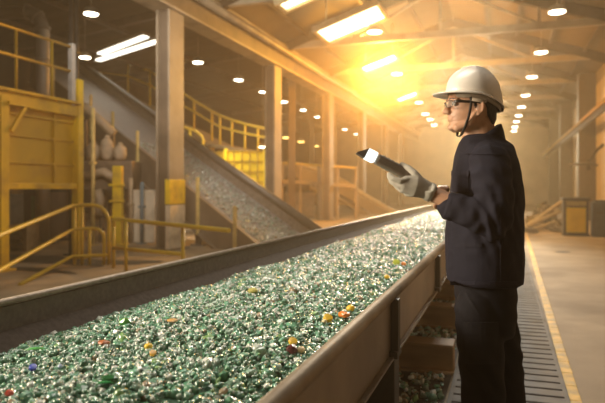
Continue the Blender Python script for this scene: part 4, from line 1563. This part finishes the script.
jk = link('jacket', jm, navy, per)
# collar, turned up
rings = []
for i in range(37):
    a = 2 * PI * i / 36
    ca, sa = math.cos(a), math.sin(a)
    front = max(0, -ca)
    base = L(481.5, 147.5 + 3.5 * front - 6.5 * max(0, ca), 0)
    topc = L(480, 135 + 13 * front ** 2 - 11 * max(0, ca), 0)
    rb = Vector((ca * .094, sa * .088, 0))
    rt = Vector((ca * (.083 if ca > 0 else .072), sa * .074, 0))
    o_ = Vector((ca, sa, 0)) * .005
    rings.append([base + rb - o_, base + rb + o_, base.lerp(topc, .6) + rb.lerp(rt, .5) + o_ * 1.2, topc + rt + o_, topc + rt - o_ * .6])
MB().loft(rings, cap=False).build('collar', navy_l, jk, True)


def patch(mb, u0, v0, u1, v1, yoff, th=.006, n=8, skew=0.0):
    """a cloth flap lying on the near side of the jacket"""
    from mathutils.bvhtree import BVHTree
    bv = PATCH_BVH[0]
    g = []
    for j in range(n + 1):
        r_ = []
        for i in range(n + 1):
            u = u0 + (u1 - u0) * i / n + skew * j / n
            v = v0 + (v1 - v0) * j / n
            a, b = L(u, v, -.6), L(u, v, .3)
            hit = bv.ray_cast(a, (b - a).normalized())
            q = hit[0] if hit[0] is not None else L(u, v, yoff)
            nn = hit[1] if hit[0] is not None else Vector((0, -1, 0))
            if nn.dot(b - a) > 0:
                nn = -nn
            r_.append((q, nn))
        g.append(r_)
    m_ = n + 1
    vs = [q + nn * th for r_ in g for q, nn in r_] + [q - nn * .002 for r_ in g for q, nn in r_]
    o_ = m_ * m_
    fs = []
    for j in range(n):
        for i in range(n):
            a = j * m_ + i
            fs += [(a, a + 1, a + m_ + 1, a + m_), (o_ + a + m_, o_ + a + m_ + 1, o_ + a + 1, o_ + a)]
    for i in range(n):
        fs += [(i, o_ + i, o_ + i + 1, i + 1), (n * m_ + i, n * m_ + i + 1, o_ + n * m_ + i + 1, o_ + n * m_ + i),
               (i * m_, (i + 1) * m_, o_ + (i + 1) * m_, o_ + i * m_), (i * m_ + n, o_ + i * m_ + n, o_ + (i + 1) * m_ + n, (i + 1) * m_ + n)]
    mb.add(vs, fs, False)
    return mb


from mathutils.bvhtree import BVHTree
PATCH_BVH = [BVHTree.FromPolygons([Vector(c) for c in co], [tuple(p.vertices) for p in jm.polygons])]
patch(MB(), 452.5, 171, 470, 176, -.2, .006).build('pocket_flap', navy_l, jk, True)
patch(MB(), 453.5, 176, 469, 192, -.2, .0035).build('chest_pocket', navy_l, jk, True)
patch(MB(), 455, 243, 482, 247, -.2, .004).build('pocket_welt', navy_l, jk, True)
patch(MB(), 460, 153.5, 500, 155, -.2, .0035, skew=4).build('shoulder_yoke_seam', navy_l, jk, True)
patch(MB(), 450, 281.5, 520, 285, -.2, .003, 14).build('hem_band', navy_l, jk, True)
patch(MB(), 500, 205, 501.6, 283, -.2, .003, 10).build('side_seam', navy_l, jk, True)
# cuff band with button
c0, c1 = L(455, 207.8, -.172), L(446.5, 204.9, -.162)
cf = MB()
ax_ = (c1 - c0).normalized()
cf.tube([c0, c0.lerp(c1, .02), c0.lerp(c1, .97), c1, c1 - ax_ * .004, c0.lerp(c1, .6)], [.0555, .0575, .0575, .0555, .047, .046], 28)
cu = cf.build('cuff', navy_l, jk, True)
bt = c0.lerp(c1, .5) + Vector((.2, -.95, .25)).normalized() * .0575
MB().ball(bt, (.007, .003, .007), 10).build('cuff_button', mat('button_dark', (.015, .013, .012), .3), cu, True)

# ---- trousers
tro = mat('trousers_black', (.0135, .0128, .0165), .8, var=.15, scale=6, bump=.18, bscale=600, spec=.15)
mb = MB()
mb.loft([ring_at(*q) for q in ((270, 457, 513, .165, 2.2), (290, 456.5, 513.5, .172, 2.2), (304, 457, 513.5, .175, 2.2), (318, 458, 513, .175, 2.2), (328, 461, 512, .165, 2.2), (334, 466, 509, .14, 2.2))])
mb.capsule([L(479, 308, -.092), L(480, 335, -.098), L(481, 362, -.1), L(482.5, 385, -.1), L(484, 420, -.1), L(485, 463, -.1)], [.09, .089, .085, .083, .08, .078], 24, [(1, 1.08)] * 6, ref=(0, 1, 0))
mb.capsule([L(490, 308, .092), L(495, 335, .098), L(499.5, 362, .1), L(502, 385, .1), L(505, 420, .1), L(507, 450, .1)], [.096, .095, .092, .09, .087, .082], 24, [(1, 1.08)] * 6, ref=(0, 1, 0))
tm = remeshed(mb, .006, 4, .5)
for v_ in tm.vertices:
    v_.co.z = max(v_.co.z, .03)
nv = len(tm.vertices)
co2 = np.empty(nv * 3); no2 = np.empty(nv * 3)
tm.vertices.foreach_get('co', co2); tm.vertices.foreach_get('normal', no2)
co2 = co2.reshape(-1, 3); no2 = no2.reshape(-1, 3)
for i in range(nv):
    p = Vector(co2[i])
    n1 = mnoise.noise(Vector((p.x * 8, p.y * 8, p.z * 3)))
    kn_ = math.exp(-((p.z - .53) / .13) ** 2) + .8 * math.exp(-((p.z - .1) / .1) ** 2) + .6 * math.exp(-((p.z - .78) / .1) ** 2)
    co2[i] += no2[i] * (.005 * n1 + .0035 * kn_ * math.sin(p.z * 60 + p.x * 55 + p.y * 25 + 6 * n1))
tm.vertices.foreach_set('co', co2.ravel())
tm.update()
tr_o = link('trousers', tm, tro, per)
PATCH_BVH[0] = BVHTree.FromPolygons([Vector(c) for c in co2], [tuple(p.vertices) for p in tm.polygons])
tro_l = mat('trousers_trim', (.019, .018, .022), .8, var=.15, scale=6, bump=.15, bscale=600, spec=.15)
patch(MB(), 464, 322, 498, 335, -.2, .007).build('cargo_flap', tro_l, tr_o, True)
patch(MB(), 465.5, 335, 497, 364, -.2, .0045).build('cargo_pocket', tro_l, tr_o, True)
patch(MB(), 463, 292, 466, 315, -.2, .003, 6, 14).build('pocket_seam', tro_l, tr_o, True)
# boots
bo_m = mat('boot_black', (.018, .015, .013), .45, bump=.1)
so_m = mat('boot_sole', (.03, .026, .022), .7)
for a_ in (ANN, ANF):
    mb = MB()
    zb = a_.z
    mb.capsule([a_ + Vector((.008, 0, .06)), a_ + Vector((.006, 0, 0)), a_ + Vector((.012, 0, -.05))], [.056, .053, .05], 18)
    mb.capsule([a_ + Vector((.03, 0, -.052)), a_ + Vector((-.07, 0, -.055)), a_ + Vector((-.16, 0, -.062))], [.045, .046, .036], 18)
    bme = remeshed(mb, .006, 3)
    for v_ in bme.vertices:
        v_.co.z = max(v_.co.z, .006)
    bo = link('boot', bme, bo_m, per)
    sl = MB()
    ring = []
    for k in range(24):
        t = 2 * PI * k / 24
        ring.append((a_.x - .065 + .138 * math.cos(t), a_.y + .047 * math.copysign(abs(math.sin(t)) ** .8, math.sin(t))))
    sl.loft([[Vector((x, y, .001)) for x, y in ring], [Vector((x, y, .022)) for x, y in ring]], smooth=False)
    sl.build('sole', so_m, bo, True)

# ---- work glove on the hand that carries the scanner
glove_m = mat('glove_grey', (.46, .42, .35), .8, var=.12, scale=30, bump=.35, bscale=500)
mb = MB()
mb.capsule([L(430.5, 192.0, -.155), L(423, 188.5, -.160), L(415, 186, -.166), L(408, 184.5, -.166)], [.034, .040, .045, .037], 20, [(1, .95), (1, .72), (1, .58), (1, .5)], ref=(0, 0, 1))
mb.tube([L(431.5, 192.5, -.155), L(427, 190.5, -.156)], [.0365, .037], 20)
# thumb over the top edge of the scanner
mb.capsule([L(420, 181, -.165), L(415, 173.5, -.160), L(408.5, 168, -.142), L(402, 164.6, -.118)], [.0185, .0145, .0125, .0105], 14)
# index along the near lower edge, the other three curled underneath
mb.capsule([L(408, 180, -.168), L(400.5, 181, -.174), L(394, 178.5, -.166), L(389, 174.6, -.150)], [.0145, .0122, .0112, .0095], 12)
mb.capsule([L(408, 185, -.165), L(399.5, 186.5, -.160), L(392, 182, -.138), L(389, 176.2, -.118)], [.0148, .0122, .0112, .0096], 12)
mb.capsule([L(409, 190, -.160), L(402, 190.5, -.148), L(396, 185.5, -.118), L(394, 179.5, -.092)], [.0142, .0118, .0108, .0092], 12)
mb.capsule([L(413, 194, -.156), L(407, 194, -.140), L(401.5, 188.5, -.108), L(400, 183, -.085)], [.0130, .0108, .0100, .0086], 12)
gv = link('glove', remeshed(mb, .0028, 2, .4), glove_m, per)
cfm = mat('glove_cuff_knit', (.55, .52, .44), .9, bump=.4, bscale=300)
cu = MB()
a, b = L(432.5, 193.2, -.155), L(427.5, 191.0, -.156)
cu.tube([a, a.lerp(b, .1), b, b], [.0355, .0385, .039, .036], 24)
cu.build('glove_cuff', cfm, gv, True)

# ------------------------------------------------------------------ handheld scanner (a thing of its own, held)
Mroot = Matrix.Translation(Vector((rootp.x, rootp.y, GZ))) @ Matrix.Rotation(TH, 4, 'Z')
A, B = L(366, 153.5, -.098), L(411.5, 177.0, -.098)
scn = thing('handheld_scanner', 'dark handheld scanner with a glowing white screen band, held in the grey glove', 'scanner', Mroot @ A)
e1 = (A - B).normalized()
e2 = Vector((0, 1, 0))
e3 = e1.cross(e2)
if e3.z < 0:
    e3 = -e3


def wpt(p):
    return Mroot @ p


Rl = Matrix((e2, e1, e3)).transposed()
Rw = (Mroot.to_3x3() @ Rl)
Ls = (A - B).length
hh, ww = .042, .082
sc_m = mat('scanner_shell', (.19, .155, .12), .4, var=.1, scale=20)
sc_d = mat('scanner_nose', (.055, .047, .045), .35)
MB().box(wpt(B + e1 * (Ls * .5 - .022)), (ww, Ls - .045, hh), Rw, .010).build('scanner_body', sc_m, scn)
MB().box(wpt(A - e1 * .021 + e1 * .0), (ww * .985, .042, hh * 1.04), Rw, .004).build('screen', mat_emit('screen_glow', (.9, 1.0, .98), 1.5), scn)
nose = MB()
pf = [(-.5, -.5), (.5, -.5), (.5, .5), (-.5, .5)]
b0 = [wpt(A + e2 * ww * .49 * i + e3 * hh * .52 * j) for i, j in ((-1, -1), (1, -1), (1, 1), (-1, 1))]
tipc = A + e1 * .036 - e3 * .004 - e3 * hh * .3
b1 = [wpt(tipc + e2 * ww * .42 * i + e3 * hh * .06 * j) for i, j in ((-1, -1), (1, -1), (1, 1), (-1, 1))]
nose.loft([b0, b1], smooth=False)
nose.build('wedge_nose', sc_d, scn)
kp = MB()
for i in range(3):
    for j in range(4):
        kp.box(wpt(B + e1 * (Ls * .38 + j * .02) + e2 * (i - 1) * .018 + e3 * (hh * .5 + .001)), (.012, .012, .004), Rw, .001)
kp.build('keypad', sc_d, scn)
# ------------------------------------------------------------------ lamps
lamp_white = mat_emit('lamp_glow', (1.0, 0.86, 0.62), 14)
lamp_amber = mat_emit('lamp_amber_glow', (1.0, 0.6, 0.14), 8)
tube_white = mat_emit('tube_glow', (1.0, 0.93, 0.76), 3)
sun_glow = mat_emit('skylight_bright_glow', (1.0, 0.78, 0.34), 22)
sky_glow = mat_emit('skylight_glow', (1.0, 0.82, 0.48), 5)
sky_glow_r = mat_emit('skylight_rib', (1.0, 0.8, 0.45), 2)
lamp_shell = mat('lamp_housing', (0.3, 0.24, 0.17), .5)

ORD = ['nearest', 'second', 'third', 'fourth', 'fifth', 'sixth', 'seventh', 'eighth', 'ninth', 'tenth', 'eleventh', 'twelfth']


def make_lamp(p, top, label, group, glow, r=0.2):
    t = thing('ceiling_lamp', label, 'lamp', p, group)
    p = Vector(p)
    h = MB().lathe([(r * 1.06, 0.0), (r * 1.08, 0.04), (r * .7, 0.13), (0.05, 0.17)], p, 20)
    h.tube([p + Vector((0, 0, .15)), Vector((p.x, p.y, top))], 0.012, 6)
    h.build('housing', lamp_shell, t)
    MB().lathe([(0.01, -0.035), (r * .6, -0.028), (r * .93, -0.012), (r, 0.004)], p, 20).build('diffuser', glow, t)
    return t


def row(pixels, z, roof, text, group, glow, r):
    first = None
    for i, (u, v) in enumerate(pixels):
        p = on_z(u, v, z)
        lab = text % ORD[i]
        make_lamp(p, roof(p.x), lab, group, glow, r)


R1 = [(557, 12), (541, 52.5), (532, 77), (525.5, 95.5), (521.5, 107), (518.5, 115.5), (516.5, 121.5), (515, 127), (514, 131)]
row(R1, 5.4, ZR, '%s round white ceiling lamp in the row above the grating walkway', 'round lamps over the walkway', lamp_white, 0.19)
R2 = [(374.5, 32), (397, 74), (418.7, 102.5), (425.3, 114), (430, 119.5), (434.3, 125)]
row(R2, 5.7, ZR, '%s small round lamp in the row beside the glowing light panels', 'round lamps beside the light panels', lamp_white, 0.2)
R3 = [(91, 14), (198, 62.5), (238.5, 80), (263, 92), (284, 102), (303, 110), (317, 117), (330.5, 124), (345, 129.5), (356, 134)]
row(R3, 5.35, ZA, '%s round white lamp in the side aisle row behind the big columns', 'round lamps of the side aisle', lamp_white, 0.17)
for i, (u, v, d, lab, gl) in enumerate(((286, 137.5, 27, 'amber lamp hanging low, first of three past the second column', lamp_amber), (301, 141.7, 30, 'amber lamp hanging low, middle one of three past the second column', lamp_amber),
                                     (316, 146, 33, 'amber lamp hanging low, last of three before the scanner', lamp_amber), (262.5, 147, 26, 'low white lamp above the yellow mesh crate', lamp_white),
                                     (85, 57.5, 18, 'small greenish lamp beside the twin tube light, above the sloping belt', lamp_white),
                                     )):
    p = P(u, v, d)
    make_lamp(p, ZA(p.x) if p.x < XG else ZR(p.x), lab, 'low hung lamps', gl, 0.17)

# skylights in the main roof's far slope
n_main = Vector((-0.33, 0, 1)).normalized()
ex_main = Vector((1, 0, 0.33)).normalized()


def skylight(u, v, sx, sy, label, glow, lamps=True):
    c = on_plane(u, v, Vector((XG, 0, ZR(XG) - 1.15)), n_main)
    t = thing('light_panel', label, 'lamp', c, 'glowing light panels under the roof')
    ey = Vector((0, 1, 0))
    R = Matrix((ex_main, ey, n_main)).transposed()
    pane = MB().box(c, (sx, sy, 0.03), R)
    pane.build('pane', glow, t)
    fr = MB()
    for s in (-1, 1):
        fr.box(c + ex_main * (s * sx / 2), (0.08, sy + .1, 0.16), R)
        fr.box(c + ey * (s * sy / 2), (sx + .1, 0.08, 0.16), R)
    fr.build('frame', mat('skylight_frame', (0.5, 0.38, 0.2), .5), t)
    for s in (-1, 1):
        q = c + ex_main * (s * sx * .42)
        MB().tube([q, Vector((q.x, q.y, ZR(q.x)))], .02, 6).build('hanger_rod', lamp_shell, t)
    bars = MB()
    bars.box(c - n_main * .03 + ey * .15, (sx, 0.05, 0.03), R)
    bars.box(c - n_main * .04 + ex_main * (sx * .18), (0.06, sy, 0.05), R)
    bars.build('glazing_bar', sky_glow_r, t)
    return c


c1 = skylight(351, 23, 1.75, 1.35, 'large framed bright light panel above and before the dazzling one', sky_glow)
c2 = skylight(379, 62, 1.2, .8, 'dazzling amber light panel glaring through the haze', sun_glow)
c3 = skylight(407, 96, 0.95, 1.0, 'small bright light panel just beyond the dazzling one', mat_emit('skylight_far_glow', (1., .88, .55), 7))
c4 = skylight(303, -4, 1.1, 0.6, 'bright light panel cut by the upper picture edge', sky_glow)

# twin tube light of the side aisle
pc = on_plane(128, 49, Vector((XG, 0, ZA(XG) - 0.55)), Vector((-0.11, 0, 1)).normalized())
t = thing('tube_light', 'twin strip of bright white tube lights under the dark side aisle roof', 'lamp', pc)
for uv0, uv1 in (((100, 54), (146, 36.5)), ((98, 60.5), (158, 41))):
    a = on_plane(*uv0, pc, Vector((-0.11, 0, 1)).normalized())
    b = on_plane(*uv1, pc, Vector((-0.11, 0, 1)).normalized())
    MB().bar(a, b, 0.24, 0.04).build('diffuser', tube_white, t)
    MB().bar(a + Vector((0, 0, .08)), b + Vector((0, 0, .08)), 0.3, 0.1).build('housing', lamp_shell, t)

# ------------------------------------------------------------------ light
def light(kind, loc, energy, col, size=1.0, sizey=None, aim=None, spread=None):
    l = bpy.data.lights.new(kind.lower() + '_light', kind)
    l.energy = energy
    l.color = col
    if kind == 'AREA':
        l.shape = 'RECTANGLE'
        l.size = size
        l.size_y = sizey or size
        if spread:
            l.spread = spread
    elif kind in ('POINT', 'SPOT'):
        l.shadow_soft_size = size
    o = bpy.data.objects.new(kind.lower() + '_light', l)
    C.objects.link(o)
    o.location = loc
    if aim is not None:
        o.rotation_euler = (Vector(aim) - Vector(loc)).to_track_quat('-Z', 'Y').to_euler()
    return o


key = c2 - n_main * 0.4
kl = light('SPOT', key, KEY, (1.0, 0.44, 0.06), 0.3, aim=(-2.4, 2, 2.2))
kl.data.spot_size = 1.45
kl.data.spot_blend = 1.0
light('POINT', key, 2300, (1.0, 0.41, 0.035), 0.3)
light('AREA', c1 - n_main * 0.35, 130, (1.0, 0.8, 0.5), 1.6, 1.2, aim=c1 - n_main * 2)
light('AREA', (-1.4, 15.5, 5.6), 190, (1.0, 0.94, 0.8), 3, 4, aim=(-1.25, 6, 0.7), spread=1.3)  # unseen light added for the sheen on the glass bed
light('AREA', (-1.6, 42, 4.6), 350, (1.0, 0.8, 0.5), 3, 3, aim=(-1.2, 8, 0.7), spread=1.2)  # no lamp here: added at the hall end to glance off the glass
light('AREA', (-1.6, 3.2, 6.6), 185, (1.0, 0.93, 0.8), 3, 3, aim=(-1.4, 3.6, 0))
light('AREA', (-4.2, 0.9, 2.3), 70, (1.0, 0.84, 0.62), 1.4, 1.4, aim=(-0.3, 2.6, 1.6), spread=1.4)  # added fill for the worker's face below the brim
light('AREA', (-1.3, 18, 4.6), 130, (1.0, 0.92, 0.74), 1.2, 2, aim=(-1.2, 14.5, 0.7), spread=0.9)  # unseen, put in to whiten the far stretch of glass
light('AREA', (0.6, 17, 5.2), 60, (1.0, 0.84, 0.58), 1.0, 10, aim=(0.9, 17, 0))
light('AREA', (-11, 17, 5.3), 26, (1.0, 0.88, 0.68), 4, 10, aim=(-11, 17, 0))
light('AREA', (-5.0, 7.5, 4.8), 90, (1.0, 0.93, 0.82), 2, 2, aim=(-7.8, 17, 2.8), spread=1.5)  # extra light added to bring out the inclined conveyor
light('AREA', (-8.3, 15.6, 4.6), 40, (1.0, 0.92, 0.76), .8, .8, aim=(-8.8, 18.3, 1.8), spread=1.3)  # added to brighten the yellow mesh crate
light('AREA', P(205, 205, 15.2), 14, (1.0, 0.9, 0.72), .5, .5, aim=P(205, 222, 17.8))  # unseen light added to lift the beige sheets under the incline
light('AREA', (-3, 34, 5.4), 120, (1.0, 0.66, 0.3), 6, 14, aim=(-3, 34, 0))

# ------------------------------------------------------------------ haze
w = bpy.data.worlds.new('hall_air')
bpy.context.scene.world = w
w.use_nodes = True
nt = w.node_tree
nt.nodes['Background'].inputs['Color'].default_value = (0.02, 0.015, 0.01, 1)
vs = nt.nodes.new('ShaderNodeVolumeScatter')
vs.inputs['Color'].default_value = (1.0, 0.76, 0.46, 1)
vs.inputs['Density'].default_value = DENS
vs.inputs['Anisotropy'].default_value = 0.55
# haze thickened around the glaring panel, added to draw its halo
ge = nt.nodes.new('ShaderNodeNewGeometry')
dist = nt.nodes.new('ShaderNodeVectorMath')
dist.operation = 'DISTANCE'
dist.inputs[1].default_value = key
nt.links.new(ge.outputs['Position'], dist.inputs[0])


def mth(op, a, b):
    n = nt.nodes.new('ShaderNodeMath')
    n.operation = op
    for i, q in enumerate((a, b)):
        if isinstance(q, (int, float)):
            n.inputs[i].default_value = q
        else:
            nt.links.new(q, n.inputs[i])
    return n.outputs[0]


fall = mth('POWER', math.e, mth('MULTIPLY', dist.outputs['Value'], -1 / 1.5))
nt.links.new(mth('ADD', mth('MULTIPLY', fall, HALO_DENS), DENS), vs.inputs['Density'])
w.cycles.volume_step_size = 1.5
nt.links.new(vs.outputs['Volume'], nt.nodes['World Output'].inputs['Volume'])

# ------------------------------------------------------------------ camera
cd = bpy.data.cameras.new('camera')
cam = bpy.data.objects.new('camera', cd)
C.objects.link(cam)
cam.location = (0, 0, CAMZ)
cam.rotation_euler = (PI / 2, 0, TH)
cd.sensor_width = 36
cd.sensor_fit = 'HORIZONTAL'
cd.lens = F * 36 / 605
cd.shift_y = -(201.5 - VH) / 605
cd.clip_end = 200
cd.dof.use_dof = True
cd.dof.focus_distance = 2.55
cd.dof.aperture_fstop = 2.6
bpy.context.scene.camera = cam
sc = bpy.context.scene
sc.view_settings.view_transform = 'Standard'
sc.view_settings.look = 'None'
sc.view_settings.exposure = EXPO
sc.cycles.use_denoising = True
sc.cycles.max_bounces = 6
sc.cycles.sample_clamp_indirect = 6
sc.cycles.sample_clamp_direct = 60
